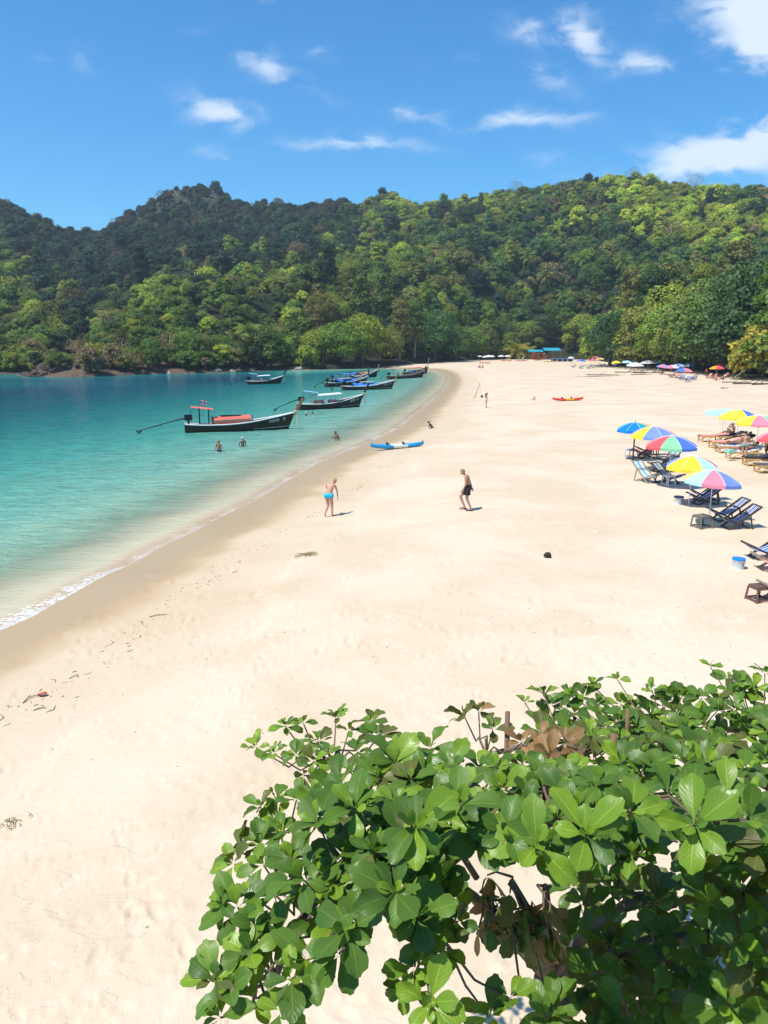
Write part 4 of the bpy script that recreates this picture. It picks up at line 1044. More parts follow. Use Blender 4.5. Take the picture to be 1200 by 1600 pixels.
KB = mat('blue plastic', (0.02, 0.33, 0.66), 0.35, 0.06, 2.0); KW = mat('white plastic', (0.75, 0.80, 0.80), 0.35, 0.05, 2.0)
KR = mat('red plastic', (0.80, 0.06, 0.05), 0.35, 0.06, 2.0); KY = mat('yellow plastic', (0.85, 0.52, 0.03), 0.35, 0.05, 2.0)
k = kayak((579,705.5), (662,696.5), 'blue kayak with white middle pulled up on the sand by the wet edge', KB, KW)
kayak((863,627), (911,625.5), 'red kayak with yellow middle lying alone on the dry sand', KR, KY)
# ------------------------------------------------------------------ parasols
PC = {'r':(0.82,0.13,0.14),'p':(0.85,0.28,0.38),'y':(0.88,0.70,0.06),'g':(0.28,0.66,0.38),'b':(0.10,0.22,0.68),'l':(0.22,0.33,0.78),'a':(0.48,0.76,0.82),'o':(0.90,0.42,0.04),
      't':(0.02,0.42,0.42),'B':(0.01,0.24,0.70),'v':(0.36,0.22,0.66),'w':(0.82,0.82,0.80),'m':(0.70,0.22,0.42),'c':(0.45,0.72,0.88)}
PMAT = {k_: mat('parasol cloth '+k_, c_, 0.75, 0.06, 2.0, spec=0.15, trans=0.28) for k_, c_ in PC.items()}
POLEW = mat('white pole', (0.72,0.71,0.68), .4, .05); POLED = mat('wooden pole', (0.09,0.06,0.045), .8, .3)
SEAM = mat('seam tape', (0.82,0.80,0.78), .8, .05)
def parasol(loc, R, H, cols_, label, grp=None, phase=0.0, pole=POLEW, tilt=(0,0), detail=True, rise=.42, valance=.11, poler=.018, name='beach_parasol'):
    t = thing(name, label, 'parasol', loc, 0, grp)
    cz = H; n = len(cols_); rise = rise*R
    T = Euler((tilt[0], tilt[1], 0)).to_matrix(); hub = Vector((0,0,cz-rise*1.1))
    def pt(a, q, sag=0.0): # q 0..1 from apex to rim
        z_ = cz - rise*(0.18*q + 0.82*q**2.1) + sag
        return hub + T @ (Vector((R*q*math.cos(a), R*q*math.sin(a), z_)) - hub)
    for k_ in range(n):
        a0 = phase + 2*PI*k_/n; a1 = phase + 2*PI*(k_+1)/n; mb = MB(); rows = []
        qs = [0.02,.25,.5,.75,.9,1.0] if detail else [0.02,.55,1.0]
        nu = 5 if detail else 3
        for q in qs:
            row_ = []
            for j in range(nu):
                f_ = j/(nu-1); p0, p1 = pt(a0, q), pt(a1, q); p = p0.lerp(p1, f_)       # flat chord between ribs, slight belly
                row_.append(p + Vector((0,0,-.03*q*math.sin(PI*f_)*R)))
            rows.append(row_)
        last = rows[-1]; rows.append([p + T @ Vector((0,0,-valance - (.02 if j in (0, nu-1) else 0))) + Vector((p.x,p.y,0))*0.015 for j, p in enumerate(last)])
        mb.grid(rows); mb.build('canopy_panel', PMAT[cols_[k_]], t, False)
    if detail:
        mb = MB()
        for k_ in range(n):
            a0 = phase+2*PI*k_/n; mb.path([pt(a0, q, .006) for q in (.03,.25,.5,.75,.9,1.0)], .009, 4, False)
        mb.build('seam', SEAM, t)
        for k_ in range(n):
            a0 = phase+2*PI*k_/n
            mb = MB(); mb.path([pt(a0, q, -.02) for q in (.03,.3,.6,1.0)], .006, 3, False); mb.path([pt(a0,.5,-.02), Vector((0,0,cz-rise*1.7))], .005, 3, False); mb.build('rib', STEEL, t)
        mb = MB(); mb.lathe([(.035,-.02),(.04,.015),(.015,.06),(.008,.09)], pt(0,0), 8); mb.build('finial', pole, t)
    mb = MB(); mb.tube((0,0,-.4), hub + Vector((0,0,.0)), poler, poler*.9, 8); mb.tube(hub, pt(0,0.0), poler*.9, poler*.9, 8); mb.build('pole', pole, t)
    return t
# far parasols: simple canopies whose colour gores are still parts
def far_parasol(px_, py_, wpx, cols_, label, H=2.2, grp=None, pole=POLEW):
    g = G(px_, py_); R = wpx/2/1200*g.y*1.2
    return parasol(g, min(R, 2.4), H, cols_, label, grp, rnd.uniform(0,.6), pole, (rnd.uniform(-.05,.05), rnd.uniform(-.05,.05)), False, .34, .14, .035)
for (px_, py_, w_, lab) in [(749,564.2,8,'leftmost of the row of white parasols at the trees'),(758,565.2,9,'low white parasol in front of the leftmost ones'),(768,564.2,9,'white parasol in the middle of the row at the trees'),(783,563.8,9,'white parasol left of the gap beside the low palm'),(793,563.6,9,'rightmost white parasol of the row beside the low palm'),(763,563.4,8,'second white parasol of the row, half behind the low one')]:
    far_parasol(px_, py_, w_, 'wwwwww', lab, 2.4)
FP = [(892,567,9,'wwwwww','white parasol standing beside the blue long table'),(908,572,13,'BvBvBv','blue and violet parasol over the far group of deck chairs'),(924,570,12,'rpwrpw','red and pink parasol over the far group of deck chairs'),(937,569,11,'wowoww','white and orange parasol at the right of the far deck chairs'),(930,566,10,'mrmrmr','deep red parasol at the back of the far deck chairs'),
 (962,576,13,'yyayya','faded yellow parasol at the left end of the right hand camp'),(979,577,15,'aaaaaa','pale blue parasol half hidden by the big white one'),(992,579,25,'wwwwww','biggest white parasol of the right hand camp'),(1012,577,20,'wwwwww','white parasol just right of the biggest one'),(1030,575,18,'wwcwwc','white parasol high in the middle of the right hand camp'),
 (1036,585,18,'lplplp','lilac and pink parasol behind the deck chairs of the right hand camp'),(1048,586,20,'pwlpwl','pink white and lilac parasol in the middle of the right hand camp'),(1061,583,19,'wlwlwl','white and lilac parasol in the right hand camp'),(1068,592,24,'pyvbpy','purple and orange parasol over the blue striped deck chairs'),(1075,582,16,'abrabr','light blue and red parasol at the back of the camp'),
 (1119,590,20,'tatorr','turquoise and red parasol over the red chairs'),(1130,583,22,'rrrrrr','plain red parasol under the dark trees'),(1143,587,19,'pplpBl','pink and blue parasol in front of the plain red one'),(1058,577,14,'BtBtBt','small blue parasol deep in the camp'),(998,573,14,'wwwwww','white parasol at the very back of the right hand camp')]
for (px_, py_, w_, c_, lab) in FP: far_parasol(px_, py_, w_, c_, lab, rnd.uniform(2.15,2.5), pole=rnd.choice([POLEW, POLED]))
# ------------------------------------------------------------------ beach hut and the long blue table
ORW = mat('orange red boards', (0.55,0.13,0.06), .8, .25); TEAL = mat('turquoise sheet roof', (0.02,0.33,0.42), .5, .15); BROWNW = mat('brown boards', (0.20,0.11,0.06), .85, .3); CONC = mat('pale plaster', (0.5,0.47,0.42), .85, .15)
g = G(852, 562.2); hut = thing('beach_hut', 'orange walled beach bar with turquoise sheet roofs under the trees', 'hut', (g.x, g.y+3, g.z), 0.05)
mb = MB(); 
for k_ in range(10): MB().box((-5.6+k_*.62, 0, 1.6), (.58,.12,3.0)).build('wall_board', ORW, hut)
for k_ in range(6): MB().box((1.0+k_*.62, .15, 1.3), (.58,.12,2.4)).build('wall_board', BROWNW, hut)
MB().box((-3.6,-.1,1.5),(1.2,.06,2.0)).build('doorway', BROWNW, hut)
MB().box((-1.4,-.1,1.9),(1.3,.06,1.0)).build('window', mat('dark glass', (.02,.02,.025), .2), hut)
for (x0,x1,y0,y1,z0,z1) in [(-7.2,-.6,-1.9,2.4,3.5,4.4),(-.2,7.4,-1.9,3.0,4.0,5.2)]:
    for k_ in range(7):
        xa = x0+(x1-x0)*k_/7; mb = MB(); nn_ = 5; xs_ = [xa+(x1-x0)/7*j/nn_ for j in range(nn_+1)]
        mb.grid([[Vector((xx,y0,z0+.05*(j%2))) for j,xx in enumerate(xs_)],[Vector((xx,y1,z1+.05*(j%2))) for j,xx in enumerate(xs_)]])
        mb.grid([[Vector((xx,y0,z0+.05*(j%2)-.04)) for j,xx in reversed(list(enumerate(xs_)))],[Vector((xx,y1,z1+.05*(j%2)-.04)) for j,xx in reversed(list(enumerate(xs_)))]]); mb.build('roof_sheet', TEAL, hut)
for xx in (-7,-3.5,0,3.6,7.1): MB().tube((xx,-1.8,-.2),(xx,-1.8,3.6 if xx<0 else 4.1),.09,n=6).build('post', BROWNW, hut)
g = G(878, 565); tb = thing('long_table', 'long blue topped stand with pale legs at the edge of the far beach', 'table', g, 0.0)
MB().box((0,0,1.15),(9.0,2.2,.28)).build('table_top', mat('grey blue top', (.12,.22,.42), .6, .2), tb)
for k_ in range(5): MB().box((-4.1+k_*2.05,-.9,.5),(.35,.3,1.05)).build('leg', CONC, tb)
MB().box((0,.6,.55),(8.6,.1,1.0)).build('back_panel', BLUED, tb)
for (a, b_, lab, c1, c2) in [((748,567.8),(766,567.4),'orange kayak in front of the white parasols',KR,KY),((806,564.4),(824,564.0),'orange red kayak left of the beach hut',KR,KR),((783,563.9),(800,563.6),'rusty orange kayak under the low palm',KR,KY),((833,563.4),(848,563.1),'orange kayak pulled up before the beach hut',KY,KR),((848,565.6),(870,565.2),'yellow kayak in front of the blue long table',KY,KY)]:
    kayak(a, b_, lab, c1, c2)
DRIFT = mat('grey driftwood', (0.30,0.23,0.16), .9, .35, 3.0, bump=.5); DRIFTD = mat('dark driftwood', (0.11,0.08,0.06), .9, .35, 3.0, bump=.5); WEED = mat('dry olive weed', (0.26,0.20,0.08), .95, .3, 2.0)
def driftwood(px_, py_, L, ang, r, label, m_=DRIFT, seed=0, br=2, z=0.0, el=0.0):
    g = G(px_, py_); q = random.Random(seed); t = thing('driftwood', label, 'driftwood', (g.x,g.y,g.z+z), ang)
    pts = [Vector((L*(k_/5-.5), q.uniform(-.06,.06)*L*.5, r*.6+q.uniform(0,.05)+L*(k_/5)*math.sin(el))) for k_ in range(6)]
    MB().path(pts, [r*(1-.11*k_) for k_ in range(6)], 6).build('trunk', m_, t, True)
    for i in range(br):
        b0 = pts[2+i%3]; MB().path([b0, b0+Vector((L*.14,q.uniform(-.2,.2)*L,L*.06+q.random()*.1)), b0+Vector((L*.24,q.uniform(-.35,.35)*L,L*.1+q.random()*.2))], [r*.5,r*.3,r*.12], 5).build('branch', m_, t, True)
    return t
driftwood(942,586,7.5,0.05,.10,'long brown pole lying left of the right hand camp',DRIFTD,1,1)
driftwood(985,582,8,0.12,.13,'dark driftwood trunk in front of the biggest white parasol',DRIFTD,2,3)
driftwood(1012,583,7,-.1,.12,'tangled brown driftwood right of the white parasols',DRIFTD,3,3)
driftwood(1003,585.5,6,.3,.09,'thin driftwood branch beside the camp of parasols',DRIFTD,4,2)
driftwood(1150,598,5,.0,.12,'driftwood limb lying at the edge of the tree shade',DRIFT,5,3)
driftwood(1158,594,4.2,.15,.10,'pale leaning driftwood branch beside the shaded shrub',DRIFT,6,3,el=.75)
driftwood(1172,600,6,.0,.14,'dark driftwood tangle in the shade at the right edge',DRIFTD,7,3)
driftwood(1132,607,1.3,.2,.10,'short grey log on the open sand below the tree shade',DRIFT,8,0)
driftwood(1192,601,5,.4,.12,'dark limb lying deepest in the shade at the right edge',DRIFTD,9,3)
# thatch of dry weed on the sand left of the camp
q = random.Random(4); mb = MB(); g0 = G(935, 588)
for i in range(900):
    a = q.gauss(0,2.6); bb = q.gauss(0,.75); p = Vector((g0.x+a, g0.y+bb+a*.55, 0)); p.z = zg(p.x,p.y)+.03; an = q.uniform(0,PI); l = q.uniform(.1,.4)
    mb.bar(p, p+Vector((math.cos(an)*l, math.sin(an)*l, q.uniform(0,.06))), .03, .015)
tag(mb.build('dry_seaweed', WEED), 'olive patch of dry seaweed and litter left of the right hand camp', kind='stuff')
# leaning pole with a hanging rope swing
g = G(740, 622); t = thing('leaning_pole', 'thin pole leaning out of the sand with a ball hanging from its rope', 'pole', g)
Yp = g.y; top_ = Vector((9*Yp/1200, 0, 23*Yp/1200))
MB().tube((0,0,-.3), top_, .05, .03, 6).build('pole', DRIFT, t); MB().path([top_*.98, top_*.98+Vector((.1,0,-.6)), (12.5*Yp/1200,0,.35)], .012, 4).build('rope', SASH, t); MB().sphere((12.8*Yp/1200,0,.24), .17, 10, 7).build('ball', BLACK, t)
# brushwood and litter under the trees behind the camp
q = random.Random(14); mb = MB()
for i in range(1500):
    px_ = q.uniform(968,1260); base = float(np.interp(px_, [968,1000,1040,1100,1200,1260], [575,578,580,586,596,602]))
    g_ = G(px_, base - q.uniform(-1.5,4)); l = q.uniform(.3,1.4); an = q.uniform(-.6,.6)+(PI/2 if q.random()<.2 else 0); el = q.uniform(0,.5)
    g_.z += q.uniform(0,.35); mb.bar(g_, g_+Vector((math.cos(an)*l, math.sin(an)*l, math.sin(el)*l)), q.uniform(.03,.09), .04)
tag(mb.build('brushwood', DRIFTD), 'tangle of fallen branches and litter under the trees behind the camp', kind='stuff')
# ------------------------------------------------------------------ deck chairs, loungers, stools and buckets
FR_D = mat('brown chair wood', (0.075,0.050,0.038), .7, .3); FR_L = mat('weathered chair wood', (0.36,0.28,0.20), .75, .25); BAMB = mat('bamboo yellow wood', (0.62,0.36,0.11), .6, .2)
SL = {'navy': stripes('navy striped canvas', [(.04,.06,.16),(.04,.06,.16),(.62,.64,.72),(.10,.14,.40),(.62,.64,.72)], 5.3),
      'blue': stripes('blue striped canvas', [(.06,.16,.50),(.62,.66,.72),(.06,.16,.50),(.30,.40,.62)], 4.6),
      'sky': stripes('sky blue striped canvas', [(.42,.62,.68),(.70,.76,.76),(.42,.62,.68),(.16,.40,.52)], 3.6),
      'grey': stripes('grey striped canvas', [(.30,.36,.38),(.50,.55,.55),(.22,.27,.30)], 4.2),
      'red': stripes('red striped canvas', [(.60,.12,.10),(.72,.42,.36),(.60,.12,.10),(.40,.08,.08)], 4.2),
      'coral': stripes('coral striped canvas', [(.80,.30,.22),(.85,.62,.50),(.80,.30,.22)], 4.0)}
def deck_chair(loc, rz, sling, label, frame=FR_D, back=1.0, grp='sling deck chairs', sc_=1.0):
    t = thing('deck_chair', label, 'deck chair', loc, rz, None, sc_)
    W_ = .27
    A0, A1 = (.22,.0), (1.30,.76*back)      # long frame, ground to head
    B0, B1 = (.0,.43), (1.02,.0)            # seat frame, knee end to rear ground
    for sg in (-1, 1):
        MB().bar((A0[0],sg*W_,A0[1]-.03), (A1[0],sg*W_,A1[1]), .035, .055).build('rail', frame, t)
        MB().bar((B0[0],sg*(W_-.045),B0[1]), (B1[0],sg*(W_-.045),B1[1]-.03), .03, .05).build('seat_rail', frame, t)
        MB().bar((.92,sg*(W_+.035),.50*back), (1.04,sg*(W_+.035),-.03), .03, .045).build('prop', frame, t)
    mb = MB(); mb.bar((A1[0],-W_-.02,A1[1]),(A1[0],W_+.02,A1[1]),.045); mb.bar((A0[0]+.02,-W_,.03),(A0[0]+.02,W_,.03),.035); mb.bar((.92,-W_-.05,.50*back),(.92,W_+.05,.50*back),.03); mb.build('crossbar', frame, t)
    mb = MB(); mb.bar((B0[0],-W_,B0[1]),(B0[0],W_,B0[1]),.045); mb.bar((.98,-W_,.03),(.98,W_,.03),.035); mb.build('seat_crossbar', frame, t)
    rows = []; w = W_-.05
    for k_ in range(13):
        f_ = k_/12; p0 = Vector((B0[0],0,B0[1]+.02)); p2 = Vector((A1[0],0,A1[1]+.02)); p1 = Vector((.42,0,-.12))
        p = p0*(1-f_)**2 + p1*2*f_*(1-f_) + p2*f_*f_
        rows.append([p+Vector((0,yy*w,-.015*(1-yy*yy))) for yy in (-1,-.5,0,.5,1)])
    mb = MB(); mb.grid(rows); mb.build('sling', SL[sling], t, True)
    return t
def P3(px_, py_): g = G(px_, py_); g.z -= .005; return g
deck_chair(P3(1122,825), .07, 'navy', 'navy striped deck chair nearest the camera under the front parasol', grp=None, sc_=1.08)
deck_chair(P3(1107,813), .07, 'navy', 'navy striped deck chair beside the small grey table under the front parasol', sc_=1.08)
deck_chair(P3(1076,788), .10, 'navy', 'dark navy deck chair in the shade of the second parasol', sc_=1.1)
deck_chair(P3(1078,781.5), .06, 'navy', 'navy deck chair behind its twin in the shade of the second parasol', sc_=1.1)
deck_chair(P3(1026,756), 2.0, 'sky', 'sky blue striped deck chair standing in full sun', FR_L, 1.1, sc_=1.12)
deck_chair(P3(1064,758), 2.2, 'grey', 'grey striped deck chair between the sky blue one and the white stool', FR_D, 1.05, sc_=1.15)
deck_chair(P3(1016,738), .30, 'grey', 'grey deck chair behind the sky blue one', FR_D, .9, sc_=1.15)
deck_chair(P3(1036,731), .75, 'grey', 'grey deck chair leaning back below the green gored parasol', FR_D, 1.1, sc_=1.15)
deck_chair(P3(990,716), .10, 'red', 'red striped deck chair under the farthest blue and orange parasol', FR_D, 1.0, sc_=1.25)
deck_chair(P3(993,711.5), .06, 'red', 'second red deck chair behind the first under the blue and orange parasol', FR_D, 1.0, sc_=1.25)
deck_chair(P3(1163,872), .02, 'blue', 'blue and white deck chair beside the bucket with the blue lid', FR_D, 1.0, sc_=1.12)
deck_chair(P3(1178,890), .0, 'coral', 'coral red deck chair in front of the blue one at the right edge', FR_L, .8, sc_=1.1)
deck_chair(P3(1190,938), .12, 'coral', 'coral deck chair cut by the right edge beside the brown stool', FR_L, .95, sc_=1.1)
# far chairs of the camps
fq = random.Random(12)
fc = [(1063,594,.9,'blue','blue striped deck chair left of the three in front of the camp'),(1072,597,.8,'blue','blue striped deck chair in the middle in front of the camp'),(1081,594,.7,'navy','navy striped deck chair right in front of the camp'),(1053,591,.4,'coral','coral deck chair left of the blue ones in the camp'),
 (1044,590,.3,'red','dark red deck chair at the front left of the camp'),(1030,585,.5,'coral','faded coral deck chair below the lilac parasol'),(1020,583,.4,'grey','grey deck chair beside the driftwood in the camp'),(1112,592,.6,'red','red deck chair left under the turquoise parasol'),(1124,593,.4,'coral','coral deck chair right under the turquoise parasol'),
 (1103,591,.5,'coral','salmon deck chair left of the turquoise parasol'),(1131,590,.7,'red','red deck chair below the plain red parasol'),(905,576,.5,'grey','lone grey deck chair in front of the far parasols'),(916,576,.3,'navy','navy deck chair left in the far group'),(924,575,.5,'grey','grey deck chair in the middle of the far group'),(932,574,.4,'navy','dark deck chair right in the far group'),(938,573.5,.3,'navy','rightmost dark deck chair of the far group'),(892,574,.3,'grey','lone deck chair standing left of the far group')]
for (px_, py_, rz_, s_, lab) in fc: deck_chair(P3(px_,py_), rz_+fq.uniform(-.1,.1), s_, lab, sc_=1.25)
def stool(loc, rz, m_, label, w=.42, h=.44, name='plastic_stool'):
    t = thing(name, label, 'stool' if 'stool' in name else 'table', loc, rz)
    mb = MB(); a = w*.42; 
    mb.box((0,0,h-.015),(w*.86,w*.86,.03)); mb.box((0,w*.42,h-.05),(w*.86,.02,.08)); mb.box((0,-w*.42,h-.05),(w*.86,.02,.08)); mb.box((w*.42,0,h-.05),(.02,w*.82,.08)); mb.box((-w*.42,0,h-.05),(.02,w*.82,.08)); mb.build('top', m_, t)
    for sx_ in (-1,1):
        for sy_ in (-1,1): MB().path([(sx_*a,sy_*a,h-.06),(sx_*(a+.035),sy_*(a+.035),-.02)], [.036,.042], 4).build('leg', m_, t)
    for sx_ in (-1,1): MB().box((sx_*(a+.03),0,.055),(.02,2*a,.045)).build('brace', m_, t); MB().box((0,sx_*(a+.03),.055),(2*a,.02,.045)).build('brace', m_, t)
    return t
BRP = mat('brown plastic', (0.16,0.075,0.06), .45, .1); GRW = mat('grey wood', (0.17,0.145,0.12), .85, .25)
stool(P3(1184,938), .25, BRP, 'brown plastic stool standing at the lower right edge', .42, .42)
stool(P3(1096,824), .3, GRW, 'low grey wooden side table under the front parasol', .55, .46, 'side_table')
stool(P3(1044,758), .2, mat('white stool plastic', (.66,.63,.62), .5, .08), 'white plastic stool in front of the grey deck chair', .46, .5)
stool(P3(986,714.5), .2, mat('greyish white plastic', (.62,.58,.58), .5, .08), 'white crate like stool beside the dark wooden pole', .6, .5)
def bucket(loc, label, lid, r=.19, h=.36):
    t = thing('bucket', label, 'bucket', loc, .4)
    MB().lathe([(r*.86,-.02),(r*.88,0),(r*.98,h*.9),(r*1.04,h*.92),(r*1.04,h)], n=22).build('body', KW, t, True)
    MB().lathe([(r*1.09,h-.03),(r*1.09,h+.02),(r*.98,h+.025),(r*.96,h+.012),(r*.2,h+.012)], n=22).build('lid', lid, t)
    rows = []
    for k_ in range(6): a = -1.75+k_*.2; rows.append([Vector((r*.955*math.cos(a),r*.955*math.sin(a),h*.28)), Vector((r*.985*math.cos(a),r*.985*math.sin(a),h*.68))])
    mb = MB().grid(rows); mb.build('paper_label', mat('grey print', (.45,.40,.40), .7, .5, 40), t)
    mb = MB(); mb.path([(r*1.07*math.cos(a),r*1.07*math.sin(a),h*.86-.05*abs(math.sin(a))) for a in [PI+.3+k_*.45 for k_ in range(6)]], .008, 4); mb.build('handle', STEEL, t)
    return t
LIDB = mat('bright blue lid', (0.01,0.22,0.75), .4, .05); LIDD = mat('dark blue lid', (0.04,0.07,0.20), .4, .05)
bucket(P3(1153,888), 'white bucket with bright blue lid beside the blue deck chair', LIDB, .175, .30)
bucket(P3(1060,787), 'white tub with dark blue lid in the shade of the second parasol', LIDD, .19, .30)
def lounger(loc, rz, label, back=.45, towel=None, L=1.95, pad=None):
    t = thing('sun_lounger', label, 'sun lounger', loc, rz)
    W_ = .34; h = .36
    for sg in (-1,1):
        MB().bar((0,sg*W_,h),(L,sg*W_,h),.05,.07).build('side_rail', BAMB, t)
        for x_ in (.12, L-.25): MB().bar((x_,sg*W_,-.04),(x_,sg*W_,h-.035),.07,.06).build('leg', BAMB, t)
        MB().bar((.12,sg*W_*1.05,.05),(.75,sg*W_*1.05,h-.04),.035,.035).build('brace', BAMB, t)
    n_ = 13; hinge = L*.60
    for k_ in range(n_): 
        x_ = .05+(hinge-.1)*k_/(n_-1); MB().box((x_,0,h+.045),(.065,W_*2,.018)).build('slat', BAMB, t)
    bk = Vector((hinge,0,h+.05)); d = Vector((math.cos(back),0,math.sin(back)))
    R_ = Euler((0,-back,0)).to_matrix()
    for k_ in range(8): MB().box(bk+d*(.05+.09*k_),(.065,W_*1.9,.018),R_).build('slat', BAMB, t)
    for sg in (-1,1): MB().bar(bk+Vector((0,sg*W_*.9,-.02)), bk+d*.74+Vector((0,sg*W_*.9,-.02)), .04,.04).build('back_rail', BAMB, t)
    MB().bar(bk+d*.5+Vector((0,0,-.02)), (L-.05,0,h+.02), .03,.03).build('back_prop', BAMB, t)
    if pad:
        rows = []
        for k_ in range(9):
            x_ = .02+hinge*k_/8; rows.append([Vector((x_,-W_*.93,h+.062)),Vector((x_,-W_*.9,h+.12)),Vector((x_,0,h+.13)),Vector((x_,W_*.9,h+.12)),Vector((x_,W_*.93,h+.062))])
        for k_ in range(1,5):
            p = bk+d*.19*k_; up_=Vector((-d.z,0,d.x)); rows.append([p+up_*.015+Vector((0,-W_*.93,0)),p+up_*.08+Vector((0,-W_*.9,0)),p+up_*.09,p+up_*.08+Vector((0,W_*.9,0)),p+up_*.015+Vector((0,W_*.93,0))])
        MB().grid(rows).build('cushion', pad, t, True)
    return t
PADP = stripes('pink striped towel', [(.80,.30,.24),(.85,.60,.50),(.80,.30,.24)], 3.0, 1); PADK = mat('black cushion', (.02,.022,.03), .8, .2); PADW = stripes('patterned towel', [(.75,.72,.68),(.35,.45,.65),(.80,.66,.55)], 3.5, 0); PADG = mat('dark grey cushion', (.09,.09,.10), .85, .2)
LNG = [(1092,690,.18,'sun lounger with pink striped towel at the far left of the lounger row',PADP,.2),(1108,700,.16,'sun lounger with folded pink towels second in the lounger row',PADP,.3),(1118,707,.12,'sun lounger with patterned towel in the middle of the row',PADW,.2),(1134,716,.10,'sun lounger with patchwork towel left of the standing woman',PADW,.25),
       (1160,727,.08,'sun lounger with dark cushion just behind the standing woman',PADK,.6),(1178,738,.06,'bare yellow wood lounger nearest the camera at the right edge',PADG,.15),(1118,690,.15,'sun lounger with black cushion that the seated man is on',PADK,.35),(1132,698,.12,'sun lounger with black cushion carrying the lying woman',PADK,.5)]
LO = {}
for i, (px_, py_, rz_, lab, pad, bk_) in enumerate(LNG): LO[i] = lounger(P3(px_,py_), rz_-.16, lab, bk_, pad=pad)
TOW = mat('mint green towel', (.30,.66,.50), .85, .15)
g = P3(1147,722); o = MB().box((0,0,0),(.5,.36,.10)).box((.05,.02,.09),(.3,.26,.07)).build('folded_towel', TOW, None, loc=(g.x+.0,g.y+.6,g.z+.52), rz=.3); tag(o, 'folded mint green towel lying on the patchwork covered lounger', 'towel')
# near parasols. gores run counter clockwise from the +X axis
def np_(px_, Y, R, H, cols_, label, phase, pole=POLEW, tilt=(0,0), **k_):
    x_ = (px_-600)/1200*Y/ (0.9775+0.09); 
    # find the ground row at that depth
    lo, hi = 560, 1100
    for _ in range(24):
        mid_ = (lo+hi)/2
        if G(px_, mid_).y > Y: lo = mid_
        else: hi = mid_
    return parasol(G(px_, (lo+hi)/2), R, H, cols_, label, None, phase, pole, tilt, True, **k_)
E8 = PI/8 + .36
#  order of gores: E, NE, N, NW, W, SW, S, SE  (phase -22.5 deg); S faces the camera
np_(1107, 27.6, 1.02, 2.08, 'yyagyapl', 'front parasol with pink, blue, yellow and pale aqua gores', -E8, tilt=(0.0,.06), rise=.40)
np_(1076, 31.3, 1.06, 2.08, 'rrpvlyya', 'second parasol from the front with yellow gore facing and violet at its left', -E8, rise=.42)
np_(1044, 35.5, 1.19, 2.42, 'byrlrrgb', 'parasol with red, mint green and blue gores above the grey deck chairs', -E8, rise=.40)
np_(1017, 40.5, 1.20, 2.35, 'parcpyll', 'parasol with yellow and periwinkle gores behind the mint green one', -E8, rise=.40)
np_(989, 44.5, 1.05, 2.2, 'oyoytBBt', 'farthest parasol of the left column, blue and teal with an orange back', -E8, POLED, (0.05,-.05), rise=.36, poler=.045)
np_(1128, 56, 1.35, 2.0, 'caccacca', 'pale washed out blue parasol at the back of the lounger row', -E8, rise=.22)
np_(1150, 50, 1.25, 2.42, 'rrrbyyyb', 'parasol with yellow, blue and red gores above the seated man', -E8, rise=.40)
np_(1180, 45, 1.30, 2.5, 'gabgyypg', 'parasol with yellow, pink and mint green gores behind the standing woman', -E8, rise=.34)
np_(1213, 40.5, 1.15, 2.1, 'gprgprgg', 'red and green parasol cut by the right edge', -E8)
# ------------------------------------------------------------------ people
def skinmat(name, c): return mat(name, c, .55, .12, 5.0, spec=.3)
SK1 = skinmat('tanned skin', (0.50,0.27,0.17)); SK2 = skinmat('sunburnt skin', (0.58,0.30,0.20)); SK3 = skinmat('deep tan skin', (0.27,0.13,0.085)); SK4 = skinmat('brown skin', (0.17,0.09,0.06))
HB = mat('blond hair', (0.50,0.32,0.15), .7, .3, 20); HG = mat('grey hair', (0.27,0.20,0.14), .7, .3, 20); HD = mat('dark hair', (0.028,0.018,0.014), .6, .3, 20); EYE = mat('eye', (0.02,0.015,0.012), .2)
LIP = mat('lips', (0.42,0.14,0.12), .5)
TMP = bpy.data.scenes.new('building')
def skin_mesh(name, nodes, edges, radii, root, material, sub=1):
    me = bpy.data.meshes.new(name); me.from_pydata([tuple(v) for v in nodes], edges, [])
    ob = bpy.data.objects.new(name, me); TMP.collection.objects.link(ob)
    sk = ob.modifiers.new('skin', 'SKIN'); sk.use_smooth_shade = True; sk.branch_smoothing = .6
    sv = me.skin_vertices[0].data
    for i, r in enumerate(radii): sv[i].radius = r if hasattr(r, '__len__') else (r, r); sv[i].use_root = (i == root)
    ss = ob.modifiers.new('sub', 'SUBSURF'); ss.levels = sub; ss.render_levels = sub
    TMP.view_layers[0].update(); dg = TMP.view_layers[0].depsgraph; dg.update()
    out = bpy.data.meshes.new_from_object(ob.evaluated_get(dg)); bpy.data.objects.remove(ob)
    bpy.data.meshes.remove(me); out.materials.clear(); out.materials.append(material)
    for p in out.polygons: p.use_smooth = True
    return out
BASE = dict(pel=(0,0,.95), abd=(0,0,1.08), chest=(0,0,1.26), neck=(0,-.01,1.44), head=(0,.01,1.56),
    hL=(-.09,0,.90), kL=(-.10,.01,.49), aL=(-.10,-.02,.08), tL=(-.11,.14,.03), hR=(.09,0,.90), kR=(.10,.01,.49), aR=(.10,-.02,.08), tR=(.11,.14,.03),
    sL=(-.18,0,1.38), eL=(-.23,-.02,1.10), wL=(-.24,.03,.85), sR=(.18,0,1.38), eR=(.23,-.02,1.10), wR=(.24,.03,.85))
